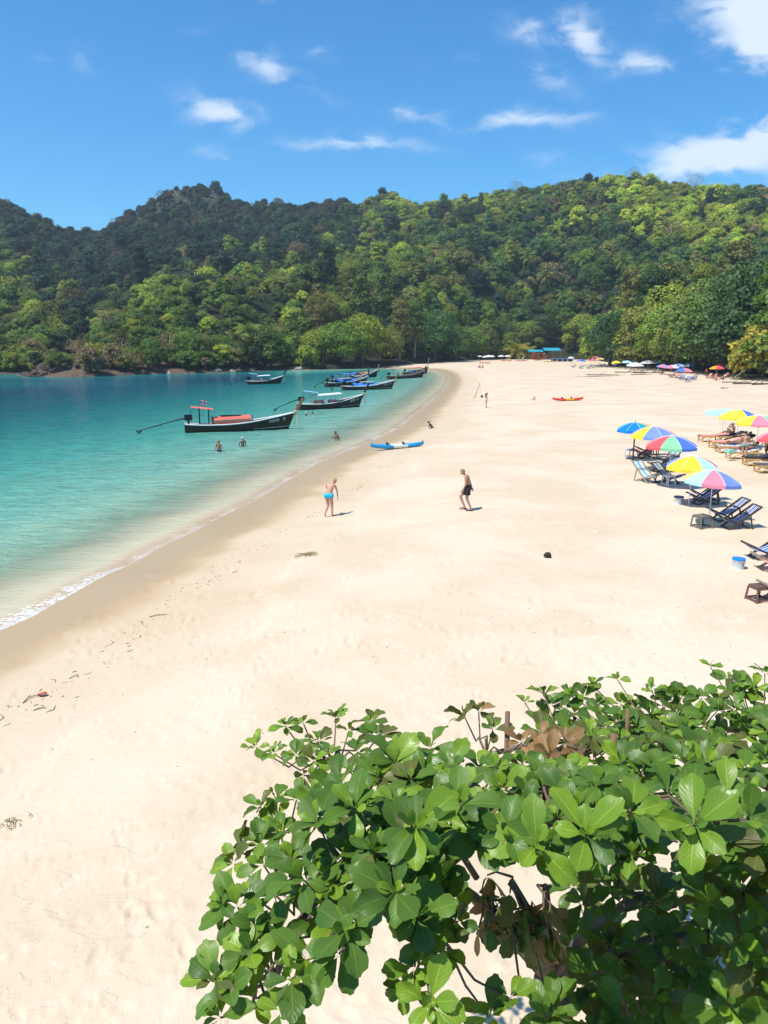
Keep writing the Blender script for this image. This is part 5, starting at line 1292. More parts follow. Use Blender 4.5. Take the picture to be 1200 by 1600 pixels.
def person(loc, rz, label, skin, hair, pose, wear=(), scale=1.0, female=False, grp=None, look=(0,1,-.1), hairkind='short', fing=True, detail=2, bulk=1.0):
    J = {k_: Vector(v) for k_, v in BASE.items()}
    for k_, v in pose.items(): J[k_] = Vector(v)
    t = thing('person', label, 'person', loc, rz, grp, scale)
    lookv = Vector(look).normalized()
    names = ['pel','abd','chest','neck','hL','kL','aL','tL','hR','kR','aR','tR','sL','eL','wL','sR','eR','wR']
    nodes = [J[n_] for n_ in names]; ix = {n_: i for i, n_ in enumerate(names)}
    def add(v, r): nodes.append(Vector(v)); rad.append(r); return len(nodes)-1
    R_ = dict(pel=(.135,.105), abd=(.115,.09) if female else (.13,.105), chest=(.14,.10) if female else (.155,.115), neck=.05, hL=.095, kL=.056, aL=.036, tL=(.035,.022), hR=.095, kR=.056, aR=.036, tR=(.035,.022), sL=.058, eL=.040, wL=.026, sR=.058, eR=.040, wR=.026)
    if female: R_['hL'] = R_['hR'] = .10; R_['sL'] = R_['sR'] = .05; R_['eL'] = R_['eR'] = .034
    if bulk != 1.0: R_ = {a_: (tuple(x_*bulk for x_ in r_) if hasattr(r_, '__len__') else r_*(bulk if a_[0] in 'hks' else 1)) for a_, r_ in R_.items()}
    rad = [R_[n_] for n_ in names]
    ed = [('pel','abd'),('abd','chest'),('chest','neck'),('pel','hL'),('hL','kL'),('kL','aL'),('aL','tL'),('pel','hR'),('hR','kR'),('kR','aR'),('aR','tR'),('chest','sL'),('sL','eL'),('eL','wL'),('chest','sR'),('sR','eR'),('eR','wR')]
    edges = [(ix[a], ix[c_]) for a, c_ in ed]
    def mid_(a, c_, f_, r):   # swell of calf and thigh
        i = add(nodes[ix[a]].lerp(nodes[ix[c_]], f_), r); edges.remove((ix[a], ix[c_])); edges.extend([(ix[a], i), (i, ix[c_])])
    for s in 'LR': mid_('k'+s, 'a'+s, .3, .055); mid_('h'+s, 'k'+s, .45, .078)
    hd = J['head']; nkm = J['neck'].lerp(hd, .55); i = add(nkm, .045); edges.append((ix['neck'], i))
    body = skin_mesh('body', nodes, edges, rad, 0, skin, detail)
    mb = MB()
    # head with brow, nose, jaw and ears, turned to where the person looks
    fwd = lookv; up_ = (hd - J['neck']).normalized(); up_ = (up_*.5+Vector((0,0,1))*.5).normalized(); side = fwd.cross(up_).normalized(); up2 = side.cross(fwd)
    RH = Matrix((side, fwd, up2)).transposed()
    def hfn(p, d):
        q = Vector(p)
        if d.z < 0: q.x *= 1-.28*(-d.z)**1.2; q.y = q.y*(1-.12*(-d.z)) + .012*(-d.z)
        n_ = math.exp(-((d.x/.22)**2+((d.z+.12)/.22)**2)) * (d.y > 0); q.y += .022*n_
        q.y -= .008*math.exp(-(((abs(d.x)-.33)/.18)**2+((d.z-.08)/.14)**2))*(d.y > 0)
        return q
    mb.sphere(hd, (.074,.093,.112), 20, 14, RH, hfn)
    for s in (-1,1): mb.sphere(hd+RH@Vector((s*.076,-.005,-.005)), (.010,.018,.028), 8, 5, RH)
    # hands: palm, four fingers of different length and a thumb, slightly curled
    for s, sg in (('L',-1),('R',1)):
        w_ = J['w'+s]; d = (w_-J['e'+s]).normalized(); inn = Vector((-sg,0,0)); inn = (inn - d*inn.dot(d)).normalized(); fr2 = d.cross(inn).normalized()
        if fr2.y < 0: fr2 = -fr2
        RP_ = Matrix((inn, fr2, d)).transposed(); pc = w_+d*.045
        mb.sphere(pc, (.016,.040,.052), 10, 7, RP_)
        if fing:
            for k_, (oy, ln) in enumerate(((.030,.072),(.010,.082),(-.010,.076),(-.029,.060))):
                b0 = pc+d*.036+fr2*oy; b1 = b0+d*ln*.5+inn*.008; b2 = b1+d*ln*.42+inn*.028; mb.path([b0-d*.02, b0, b1, b2], [.009,.009,.0085,.006], 6)
            b0 = pc+fr2*.030-d*.015; mb.path([b0, b0+fr2*.026+d*.024+inn*.01, b0+fr2*.034+d*.052+inn*.022], [.012,.011,.008], 6)
    # feet: heel and toes
    for s in 'LR':
        f_ = (J['t'+s]-J['a'+s]); mb.sphere(J['a'+s]+Vector((0,0,-.03))-f_.normalized()*.02, (.032,.036,.035), 8, 6)
    if female:
        c_ = J['chest']; f_ = Vector((0,1,0))
        for s in (-1,1): mb.sphere(c_+Vector((s*.068,.085,.01)), (.058,.05,.055), 10, 7)
    hm = mb.mesh('tmp', skin, True)
    nb = len(body.vertices); v = [tuple(q_.co) for q_ in body.vertices]+[tuple(q_.co) for q_ in hm.vertices]
    f_ = [tuple(p.vertices) for p in body.polygons]+[tuple(i+nb for i in p.vertices) for p in hm.polygons]
    bm_ = bpy.data.meshes.new('body'); bm_.from_pydata(v, [], f_); bm_.materials.append(skin)
    for p in bm_.polygons: p.use_smooth = True
    link('body', bm_, t)
    # hair
    mb = MB()
    def hf(p, d):
        q = Vector(p); 
        if d.y > .35 and d.z < .45: q *= .90
        if d.z < -.35: q *= .86
        return q*(1+.03*math.sin(d.x*17+d.z*11))
    mb.sphere(hd+RH@Vector((0,-.012,.018)), (.083,.096,.112), 16, 10, RH, hf)
    if hairkind == 'bun': mb.sphere(hd+RH@Vector((0,-.09,.06)), (.036,.036,.034), 10, 7)
    if hairkind == 'long': mb.path([hd+RH@Vector((0,-.07,.02)), hd+RH@Vector((0,-.11,-.10)), J['neck']+Vector((0,-.12,-.10)), J['neck']+Vector((0,-.13,-.26))], [.07,.07,.06,.02], 8)
    mb.build('hair', hair, t, True)
    for s in (-1,1): MB().sphere(hd+RH@Vector((s*.029,.082,.012)), (.010,.006,.007), 8, 5, RH).build('eye', EYE, t)
    MB().sphere(hd+RH@Vector((0,.086,-.052)), (.022,.007,.006), 8, 5, RH).build('mouth', LIP, t)
    for kind, m_ in wear:
        if kind in ('shorts','briefs'):
            k_, rw = (.60, 1.0) if kind == 'shorts' else (.20, .93); c2_ = MB(); f2_ = (1.0 if kind == 'shorts' else .9)
            c2_.lathe([(.150*bulk*rw,.0),(.150*bulk*rw,.10 if kind == 'shorts' else .07),(.156*bulk*rw,-.03),(.150*bulk*rw,-.09)][:0] or [(.155*bulk*rw,-.10),(.160*bulk*rw,-.04),(.152*bulk*rw,.03),(.142*bulk*rw,.09 if kind == 'shorts' else .05)], J['pel'], 18, 1.0, .80)
            for s in 'LR':
                h_, n_ = J['h'+s], J['k'+s]; out_ = Vector((.0,0,0)); c2_.path([h_.lerp(J['pel'], .45)+Vector((0,0,.03)), h_, h_.lerp(n_, k_*.5), h_.lerp(n_, k_)], [r3*bulk*rw for r3 in (.112, .118, .112 if kind == 'shorts' else .106, .112 if kind == 'shorts' else .098)], 14)
            c2_.build(kind, m_, t, True)
        elif kind == 'top':
            link('bikini_top', skin_mesh('bikini_top', [J['chest']+Vector((0,0,-.02)), J['chest']+Vector((0,0,.035))], [(0,1)], [(.146*bulk,.106*bulk),(.144*bulk,.104*bulk)], 0, m_, 2), t)
        elif kind == 'shirt':
            nn2 = [J['pel']+Vector((0,0,.03)), J['abd'], J['chest'], J['neck']+Vector((0,0,-.04)), J['sL'], J['sL'].lerp(J['eL'],.55), J['sR'], J['sR'].lerp(J['eR'],.55)]
            link('shirt', skin_mesh('shirt', nn2, [(0,1),(1,2),(2,3),(2,4),(4,5),(2,6),(6,7)], [(.155,.125),(.15,.12),(.175,.135),(.075,.07),.075,.062,.075,.062], 1, m_, 2), t)
        elif kind == 'cap':
            c = MB(); c.sphere(hd+RH@Vector((0,-.005,.045)), (.088,.102,.085), 14, 9, RH, lambda p, d: Vector((p.x,p.y,max(p.z,-.01)))); c.box(hd+RH@Vector((0,.12,.035)), (.13,.11,.012), RH); c.build('cap', m_, t, True)
        elif kind == 'sandals':
            for s in 'LR':
                f2 = (J['t'+s]-J['a'+s]); a_ = math.atan2(f2.y, f2.x); MB().box((J['a'+s]+J['t'+s])/2+Vector((0,0,-.03)), (.27,.10,.02), Euler((0,0,a_)).to_matrix()).build('sandal', BLACK, t)
    return t
BIK = mat('bright blue bikini cloth', (0.02,0.48,0.72), .6, .12, 25); BLK = mat('black swim shorts cloth', (0.018,0.018,0.022), .75, .3); BEI = mat('pale bikini cloth', (0.60,0.48,0.34), .7, .1); GRN = mat('light green shirt cloth', (0.28,0.62,0.08), .75, .12, trans=.1); WHC = mat('white cap cloth', (.72,.70,.66), .8, .05); TEALC = mat('grey green swim cloth', (.22,.30,.27), .7, .1)
# woman stooping slightly, back to us, left heel raised, one arm hanging
g = G(514.5, 807)
person(g, math.radians(-12), 'woman in bright blue bikini bottoms stooping to look at the wet sand, back turned', SK2, HB,
  dict(pel=(0,-.04,.92), abd=(.01,.0,1.05), chest=(.05,.10,1.20), neck=(.10,.20,1.34), head=(.16,.30,1.41), hL=(-.09,-.04,.87), hR=(.09,-.04,.87), kL=(-.05,.02,.47), aL=(-.14,-.16,.11), tL=(-.14,-.04,.03),
       kR=(.12,.01,.47), aR=(.12,-.01,.08), tR=(.14,.14,.03), sL=(-.12,.12,1.30), eL=(-.14,.24,1.06), wL=(-.04,.36,.88), sR=(.21,.12,1.30), eR=(.29,.17,1.04), wR=(.31,.20,.79)),
  [('briefs', BIK), ('top', BEI)], 1.02, True, None, (.25,.75,-.6), 'bun', bulk=1.16)
# man walking to the left, knee bent, looking down
g = G(729, 797.5)
person(g, math.radians(78), 'bare chested man in black swim shorts walking to the left along the dry sand', SK1, HG,
  dict(pel=(0,-.03,.93), abd=(0,-.02,1.07), chest=(0,.03,1.25), neck=(0,.09,1.42), head=(0,.18,1.51), hL=(-.09,-.03,.88), kL=(-.09,-.01,.47), aL=(-.09,-.19,.09), tL=(-.10,-.06,.02),
       hR=(.09,-.03,.88), kR=(.09,.27,.53), aR=(.09,.08,.12), tR=(.10,.24,.06), sR=(.18,.03,1.37), eR=(.22,-.08,1.10), wR=(.21,-.16,.88), sL=(-.18,.05,1.37), eL=(-.22,.03,1.08), wL=(-.21,.13,.85)),
  [('shorts', BLK), ('sandals', BLACK)], 1.05, False, None, (0,.8,-.55), 'short', bulk=1.12)
# girl with long dark hair beyond the hanging ball
person(G(759.5, 637.5), math.radians(-75), 'slim girl with long dark hair standing beside the leaning pole', SK2, HD, dict(head=(0,.06,1.55), neck=(0,.02,1.44), wR=(.20,.12,.92), wL=(-.18,.10,.92), kL=(-.06,.02,.49), aL=(-.05,-.02,.08), tL=(-.05,.13,.03), kR=(.06,.01,.49), aR=(.05,0,.08), tR=(.05,.15,.03)), [('briefs', BEI), ('top', BEI)], 1.0, True, None, (0,.8,-.5), 'long', False, 1)
def swim(px_, py_, depth, label, hair, rz=0, cap=None, skin=SK3, female=False):
    x_, y_ = Z0(px_, py_); sd_ = -float(sdist(np.array([x_]), np.array([y_]))[0]); depth = max(depth, 0)
    person((x_, y_, -depth), rz, label, skin, hair, dict(eL=(-.30,.02,1.14), wL=(-.16,.10,.98), eR=(.28,.02,1.12), wR=(.26,.16,.96)), [('briefs', BLK)] + ([('cap', cap)] if cap else []), 1.0, female, None, (.1,.9,-.1), 'short', False, 1)
swim(342.5, 706, .82, 'bather standing waist deep in the water below the red canvas boat, hand on hip', HB, 2.6)
swim(379.5, 698, .95, 'bather with white cap waist deep below the bow half of the nearest boat', HB, .6, WHC)
swim(478, 649.5, 1.27, 'swimmer in white cap with only head and shoulders out below the white roofed boat', HD, 1.0, WHC)
swim(488.5, 648.5, 1.33, 'dark haired swimmer with only the head out, right of the white capped one', HD, 2.0)
g = Z0(527, 684); person((g[0], g[1], -.50), 2.0, 'bather crouching in the knee deep shallows near the blue kayak', SK3, HD,
  dict(pel=(0,-.12,.42), abd=(0,-.07,.53), chest=(0,.03,.68), neck=(0,.10,.83), head=(0,.16,.92), hL=(-.09,-.12,.40), hR=(.09,-.12,.40), kL=(-.13,.24,.52), kR=(.13,.24,.52), aL=(-.11,.06,.10), aR=(.11,.06,.10), tL=(-.12,.22,.03), tR=(.12,.22,.03),
       sL=(-.17,.04,.79), sR=(.17,.04,.79), eL=(-.2,.2,.62), eR=(.2,.2,.62), wL=(-.12,.36,.55), wR=(.12,.36,.55)), [('briefs', BLK)], 1.0, False, None, (0,.9,-.2), 'short', False, 1)
# sunbathers on the loungers
def onl(i, u): # a point along lounger i
    L_ = LO[i]; c_ = math.cos(L_.rotation_euler[2]); s_ = math.sin(L_.rotation_euler[2]); return Vector((L_.location.x+u*c_, L_.location.y+u*s_, L_.location.z))
p_ = onl(6, 1.15); rz_ = LO[6].rotation_euler[2]
person((p_.x, p_.y, p_.z), rz_+PI/2, 'man sitting on a lounger with knees drawn up and a hand at his face', SK3, HG,
  dict(pel=(0,0,.60), abd=(0,-.04,.73), chest=(0,-.03,.92), neck=(0,.02,1.09), head=(0,.06,1.20), hL=(-.09,.02,.57), hR=(.09,.02,.57), kL=(-.12,.42,.88), kR=(.12,.50,.74), aL=(-.11,.56,.53), aR=(.11,.86,.53), tL=(-.11,.72,.50), tR=(.11,1.0,.52),
       sL=(-.18,-.02,1.04), sR=(.18,-.02,1.04), eL=(-.24,.20,.90), wL=(-.14,.38,.92), eR=(.22,.24,.98), wR=(.10,.20,1.15)), [('briefs', BLK)], 1.0, False, None, (0,1,-.1), 'short', True, 1)
def lying(i, label, hair, wear, female, u=.95, skin=SK3):
    p_ = onl(i, u); rz_ = LO[i].rotation_euler[2]
    person((p_.x, p_.y, p_.z), rz_+PI/2, label, skin, hair,
      dict(pel=(0,0,.58), abd=(0,-.14,.62), chest=(0,-.32,.72), neck=(0,-.50,.83), head=(0,-.61,.90), hL=(-.09,.04,.57), hR=(.09,.04,.57), kL=(-.10,.38,.74), kR=(.10,.42,.60), aL=(-.10,.62,.53), aR=(.10,.82,.53), tL=(-.11,.72,.58), tR=(.11,.86,.62),
       sL=(-.17,-.44,.80), sR=(.17,-.44,.80), eL=(-.24,-.22,.66), wL=(-.14,-.02,.70), eR=(.26,-.26,.64), wR=(.22,-.02,.62)), wear, 1.0, female, None, (0,.8,.5), 'short', True, 1)
lying(7, 'woman lying back on the black cushioned lounger', HD, [('briefs', BLK), ('top', BLK)], True)
lying(2, 'person sunbathing on the patterned towel lounger left of the standing woman', HD, [('briefs', BLUED)], False, 1.05)
lying(3, 'dark tanned person reclining behind the standing woman', HD, [('shorts', BLK)], False, 1.1)
person(G(1161.5, 721.5), math.radians(-25), 'tanned woman with dark hair standing between the loungers, back to us', SK2, HD, dict(wR=(.22,.22,1.0), eR=(.24,.06,1.12), wL=(-.20,.16,1.02), eL=(-.25,.0,1.12), kL=(-.07,.03,.49), aL=(-.06,0,.08), tL=(-.07,.15,.03)), [('briefs', TEALC), ('top', BEI)], 1.04, True, None, (.4,.8,-.3), 'short', True, 1)
person(G(1196, 721), math.radians(60), 'person in light green shirt standing between loungers at the right edge', SK3, HD, dict(wR=(.2,.2,1.0)), [('shirt', GRN), ('shorts', BLK)], .98, False, None, (0,.9,-.3), 'short', True, 1)
SIT = dict(pel=(0,0,.12), abd=(0,-.04,.24), chest=(0,-.02,.42), neck=(0,.04,.58), head=(0,.08,.68), hL=(-.09,.02,.10), hR=(.09,.02,.10), kL=(-.14,.36,.40), kR=(.14,.36,.40), aL=(-.12,.60,.08), aR=(.12,.60,.08), tL=(-.13,.74,.03), tR=(.13,.74,.03),
    sL=(-.17,0,.54), sR=(.17,0,.54), eL=(-.2,.2,.40), eR=(.2,.2,.40), wL=(-.1,.36,.42), wR=(.1,.36,.42))
person(G(1119.5, 594.5), 1.9, 'person sitting on the sand, left of two by the tree shade', SK2, HD, SIT, [('briefs', BLK)], 1.1, False, None, (0,1,0), 'short', False, 1)
person(G(1130, 594), 1.2, 'dark haired person sitting on the sand, right of two by the tree shade', SK3, HD, SIT, [('shirt', BLK)], 1.1, False, None, (0,1,0), 'short', False, 1)
person(G(750, 575), 1.0, 'far figure sitting on the sand, left of two before the white parasols', SK3, HD, SIT, [('briefs', BLK)], 1.2, False, None, (0,1,0), 'short', False, 1)
person(G(754.5, 575), 2.2, 'small far figure sitting on the sand, right of two before the white parasols', SK2, HD, SIT, [('briefs', BLUED)], 1.2, False, None, (0,1,0), 'short', False, 1)
person(G(835.5, 625.3), 1.0, 'child sitting on the sand left of the red kayak', SK2, HB, SIT, [('briefs', BEI)], .62, False, None, (0,1,0), 'short', False, 1)
person(G(1103, 588), 2.9, 'far figure standing among the red chairs under the trees', SK3, HD, {}, [('shirt', FRED), ('shorts', BLK)], 1.0, False, None, (0,1,0), 'short', False, 1)
person(G(1137, 586.5), 2.5, 'far figure in blue standing beside the plain red parasol', SK3, HD, {}, [('shirt', BLUED), ('shorts', BLK)], 1.0, False, None, (0,1,0), 'short', False, 1)
person(G(817, 564.2), 2.5, 'far figure in pale clothes standing by the beach hut', SK3, HD, {}, [('shirt', WHC), ('shorts', WHC)], 1.2, False, None, (0,1,0), 'short', False, 1)
# small dark dog sitting on the sand
g = G(673, 669.5); d_ = thing('dog', 'small black dog with pale muzzle sitting above the blue kayak', 'dog', g, math.radians(160), None, 1.05)
FURK = mat('black fur', (0.02,0.016,0.014), .8, .3); FURT = mat('tan fur', (0.42,0.30,0.18), .8, .2)
dn_ = [(-.16,0,.13),(-.05,0,.24),(.07,0,.34),(.12,0,.44),(.15,0,.49), (-.15,.08,.12),(-.02,.10,.12),(-.08,.10,.02),(.03,.10,.015), (-.15,-.08,.12),(-.02,-.10,.12),(-.08,-.10,.02),(.03,-.10,.015), (.10,.06,.27),(.13,.06,.15),(.13,.06,.03),(.17,.06,.015),(.10,-.06,.27),(.13,-.06,.15),(.13,-.06,.03),(.17,-.06,.015),(-.26,0,.08),(-.38,.04,.05)]
de = [(0,1),(1,2),(2,3),(3,4),(0,5),(5,6),(6,7),(7,8),(0,9),(9,10),(10,11),(11,12),(2,13),(13,14),(14,15),(15,16),(2,17),(17,18),(18,19),(19,20),(0,21),(21,22)]
dr = [.085,.095,.09,.055,.05,.06,.045,.025,.022,.06,.045,.025,.022,.045,.026,.02,.022,.045,.026,.02,.022,.022,.012]
link('body', skin_mesh('body', dn_, de, dr, 0, FURK, 2), d_)
MB().sphere((.20,0,.52), (.085,.062,.065), 12, 9).sphere((.28,0,.495), (.055,.03,.028), 10, 7).build('head', FURK, d_, True)
MB().sphere((.305,0,.49), (.032,.024,.02), 8, 6).build('muzzle', FURT, d_, True)
for s in (-1,1): MB().path([(.17,s*.045,.56),(.15,s*.07,.60),(.15,s*.085,.54)], [.03,.025,.008], 6).build('ear', FURK, d_)
bpy.data.scenes.remove(TMP)
# ------------------------------------------------------------------ litter of the tide on the sand
HUSK = mat('dark coconut husk', (0.05,0.035,0.025), .9, .4, 8.0, bump=.6); TWIG = mat('wet twig', (0.21,0.145,0.085), .85, .3); REDL = mat('red dead leaf', (0.42,0.07,0.03), .7, .3)
def small(px_, py_, mesh_fn, name, label, cat, m_, rz=0.0):
    g = G(px_, py_); mb = MB(); mesh_fn(mb); o = mb.build(name, m_, None, True, (g.x, g.y, g.z), rz); return tag(o, label, cat)
def husk(mb): 
    mb.sphere((0,0,.07), (.13,.10,.10), 14, 9, fn=lambda p, d: p*(1+.14*math.sin(d.x*5+1)*math.cos(d.y*6)-.2*(d.x > .6)))
small(856, 871, husk, 'coconut_husk', 'dark coconut husk lying alone in the middle of the sand', 'coconut', HUSK)
q = random.Random(8)
def clump(px_, py_, n_, rx, ry, label, m_, l0=.06, l1=.28):
    g = G(px_, py_); mb = MB()
    for i in range(n_):
        a = q.gauss(0,rx); c_ = q.gauss(0,ry); an = q.uniform(0,PI); l = q.uniform(l0,l1); p = Vector((g.x+a, g.y+c_, 0)); p.z = zg(p.x,p.y)+.012+q.random()*.03
        mb.path([p, p+Vector((math.cos(an)*l*.5,math.sin(an)*l*.5,q.uniform(0,.03))), p+Vector((math.cos(an+.7)*l,math.sin(an+.7)*l,0))], [.008,.007,.003], 4)
    tag(mb.build('seaweed_clump', m_), label, 'seaweed')
clump(480, 868, 50, .15, .14, 'small clump of dry seaweed in the middle of the beach', WEED)
clump(18, 1290, 14, .10, .08, 'clump of seaweed at the left edge of the foreground sand', WEED, .04, .16)
# strand line: countless bits of leaf, twig and weed left along the last tide mark
strand = [(8,1130),(45,1105),(75,1085),(120,1060),(158,1035),(200,995),(225,975),(262,945),(300,920),(330,905),(345,885),(390,862),(430,835),(470,812),(500,800),(540,775),(566,760),(600,735),(625,712),(642,695),(660,672),(690,648),(712,620)]
mb = MB(); 
for (a, c_) in zip(strand[:-1], strand[1:]):
    for i in range(11):
        f_ = q.random(); px_ = a[0]+(c_[0]-a[0])*f_; py_ = a[1]+(c_[1]-a[1])*f_
        if q.random() < .45 and math.sin(px_*.11) > .1: continue
        g = G(px_, py_); p = Vector((g.x+q.gauss(0,.28), g.y+q.gauss(0,.28), 0)); p.z = zg(p.x,p.y)+.012
        an = q.gauss(1.0,.6); l = q.uniform(.03,.11) if q.random() < .85 else q.uniform(.15,.42); r_ = q.uniform(.003,.008)*(1+g.y/90)
        mb.path([p-Vector((0,0,.01)), p+Vector((math.cos(an)*l*.5,math.sin(an)*l*.5,.0)), p+Vector((math.cos(an+.5)*l,math.sin(an+.5)*l,-.01))], [r_,r_,r_*.4], 3)
for i in range(420):
    px_ = q.uniform(60,1190); py_ = q.choice([q.uniform(600,800), q.uniform(700,1200), q.uniform(700,1000)])
    if px_ < 1200-(py_-585)*2.0-60 and py_ < 1000 and px_ < 560: continue
    g = G(px_, py_)
    if float(sdist(np.array([g.x]), np.array([g.y]))[0]) < 4: continue
    l = q.uniform(.02,.09); an = q.uniform(0,PI); p = g+Vector((0,0,.01)); mb.path([p, p+Vector((math.cos(an)*l,math.sin(an)*l,-.02))], [.006*(1+g.y/60),.003], 3)
tag(mb.build('strand_line_litter', TWIG), 'scattered twigs and leaf bits along the tide mark and over the sand', kind='stuff')
def twig(px_, py_, pts, r_, label, m_, leaf=None):
    g = G(px_, py_); t = thing('washed_up_twig', label, 'twig', g)
    MB().path([Vector((x_,y_,z_)) for x_,y_,z_ in pts], [r_*(1-.12*k_) for k_ in range(len(pts))], 6).build('stem', m_, t, True)
    if leaf: MB().grid([[Vector((leaf[0]+.10*u,leaf[1]+.07*v*(1-u*u*.8),leaf[2]+.03*abs(v)+.02*u)) for v in (-1,-.5,0,.5,1)] for u in (-1,-.5,0,.5,.95)]).build('leaf', REDL, t)
twig(52, 1092, [(-.12,-.20,.0),(-.10,-.05,.03),(-.02,.08,.03),(.10,.12,.02),(.16,.10,.01)], .014, 'curved washed up twig with a red dead leaf near the left edge', TWIG, (.14,.11,.04))
twig(62, 1108, [(-.10,-.06,.0),(0,.02,.02),(.12,.05,.0)], .012, 'short bent twig just below the one with the red leaf', TWIG)
twig(117, 1060, [(-.12,0,.0),(-.06,.08,.02),(.04,.09,.02),(.08,0,.0)], .010, 'hoop shaped twig left of the foreground branches on the tide mark', TWIG)
twig(250, 962, [(-.25,-.1,.0),(-.1,.0,.02),(.1,.03,.02),(.3,.18,.0)], .012, 'long thin twig on the tide mark in the left half', TWIG)
# ------------------------------------------------------------------ the sea almond tree in front
def leaf_material(name, c0, c1, tip):
    m, b = newmat(name)
    uv = b.n('ShaderNodeSeparateXYZ', ins={0: b.n('ShaderNodeAttribute', attribute_name='leafuv').outputs['Vector']})
    u, v = b.m('ABSOLUTE', uv.outputs[0]), uv.outputs[1]
    oi = b.n('ShaderNodeObjectInfo'); lv = b.n('ShaderNodeAttribute', attribute_name='leafvar').outputs['Fac']
    rv = b.m('FRACT', b.m('ADD', oi.outputs['Random'], lv))
    pos = b.n('ShaderNodeNewGeometry')
    c = b.mix(rv, c0, c1); c = b.mix(b.m('MULTIPLY', b.noise(9, pos.outputs['Position'], 4, .6), .35), c, tip)
    mid_ = b.maprange(b.m('DIVIDE', u, b.m('SUBTRACT', 1.15, v)), 0.02, 0.075, 1, 0)
    ph = b.m('FRACT', b.m('SUBTRACT', b.m('MULTIPLY', v, 7.0), b.m('MULTIPLY', u, 2.6)))
    vein = b.m('MULTIPLY', b.maprange(b.m('ABSOLUTE', b.m('SUBTRACT', ph, 0.5)), 0.0, 0.07, 1, 0), 0.26)
    c = b.mix(b.m('MAXIMUM', b.m('MULTIPLY', mid_, .8), vein), c, b.mix(1.0, c, (2.3, 1.9, 2.6), 'MULTIPLY'))
    spot = b.m('MAXIMUM', b.maprange(b.noise(38, pos.outputs['Position'], 3, .5), .66, .71), b.maprange(b.noise(11, pos.outputs['Position'], 4, .6), .70, .74)); c = b.mix(b.m('MULTIPLY', spot, .6), c, (.16,.09,.03))
    bp = b.n('ShaderNodeBump', ins={'Height': b.m('SUBTRACT', b.m('MULTIPLY', b.maprange(b.m('ABSOLUTE', b.m('SUBTRACT', ph, .5)), 0, .5), .6), mid_), 'Strength': .14, 'Distance': .005})
    bs = b.n('ShaderNodeBsdfPrincipled', ins={'Base Color': c, 'Roughness': b.maprange(b.noise(6, pos.outputs['Position'], 2), .3, .7, .30, .52), 'Specular IOR Level': 0.26, 'Normal': bp.outputs[0]})
    tr = b.n('ShaderNodeBsdfTranslucent', ins={'Color': b.mix(1.0, c, (1.9, 1.7, .6), 'MULTIPLY')})
    mx = b.n('ShaderNodeMixShader', ins={0: .20, 1: bs.outputs[0], 2: tr.outputs[0]})
    b.n('ShaderNodeOutputMaterial', ins={0: mx.outputs[0]}); return m
LM = [leaf_material('deep green leaf', (.040,.098,.016), (.090,.185,.022), (.14,.21,.022)), leaf_material('fresh green leaf', (.095,.20,.018), (.17,.29,.022), (.24,.30,.03)),
      leaf_material('dry brown leaf', (.20,.12,.05), (.36,.23,.10), (.10,.06,.03)), leaf_material('olive old leaf', (.060,.095,.022), (.11,.135,.028), (.14,.12,.03))]
def leaf_mesh(seed, material):
    q = random.Random(seed); NV, NU = 6, 4; vs = []; uv = []; fs = []
    fold = q.uniform(.06,.50); arch = q.uniform(-.06,.36); tw = q.uniform(-.15,.15); wmax = q.uniform(.25,.34); wav = q.uniform(.0,.07); ph = q.uniform(0,6)
    for i in range(NV+1):
        v = i/NV; y_ = .06+.94*v
        w = wmax*((math.sin(PI*min(1, v**1.45*0.94))) ** .72) if 0 < v < 1 else (.012 if v == 0 else .10)
        for j in range(NU+1):
            u = j/NU*2-1; x_ = u*w; z_ = abs(u)*w*fold - arch*v*v + wav*math.sin(ph+v*9+u*2)*abs(u); yy = y_ - (abs(u)**2)*.09*(v == 1) - .03*(v==1)*(abs(u) < .1)
            vs.append((x_+tw*v*z_*.5, yy, z_)); uv.append((u, v, 0))
    for i in range(NV):
        for j in range(NU): a = i*(NU+1)+j; fs.append((a, a+1, a+NU+2, a+NU+1))
    n0 = len(vs); vs += [(-.008,-.02,.0),(.008,-.02,.0),(.008,.08,.004),(-.008,.08,.004)]; uv += [(0,0,0)]*4; fs.append((n0,n0+1,n0+2,n0+3))
    me = bpy.data.meshes.new('leaf'); me.from_pydata(vs, [], fs); me.materials.append(material)
    a = me.attributes.new('leafuv', 'FLOAT_VECTOR', 'POINT'); a.data.foreach_set('vector', [c_ for t_ in uv for c_ in t_])
    for p in me.polygons: p.use_smooth = True
    return me, vs, uv, fs
LEAF = [[leaf_mesh(10*k_+i, LM[k_]) for i in range(9)] for k_ in range(4)]
TREE0 = Vector((1.25, 4.55, 0)); TREE0.z = zg(TREE0.x, TREE0.y)-.1
tr_ = thing('sea_almond_tree', 'leafy sea almond tree with big glossy leaves filling the lower right foreground', 'tree', TREE0)
lq = random.Random(21); leaves = []; nodes_r = []
def PT(px_, py_, t): return Vector((0,0,CZ)) + ray(px_, py_)*t
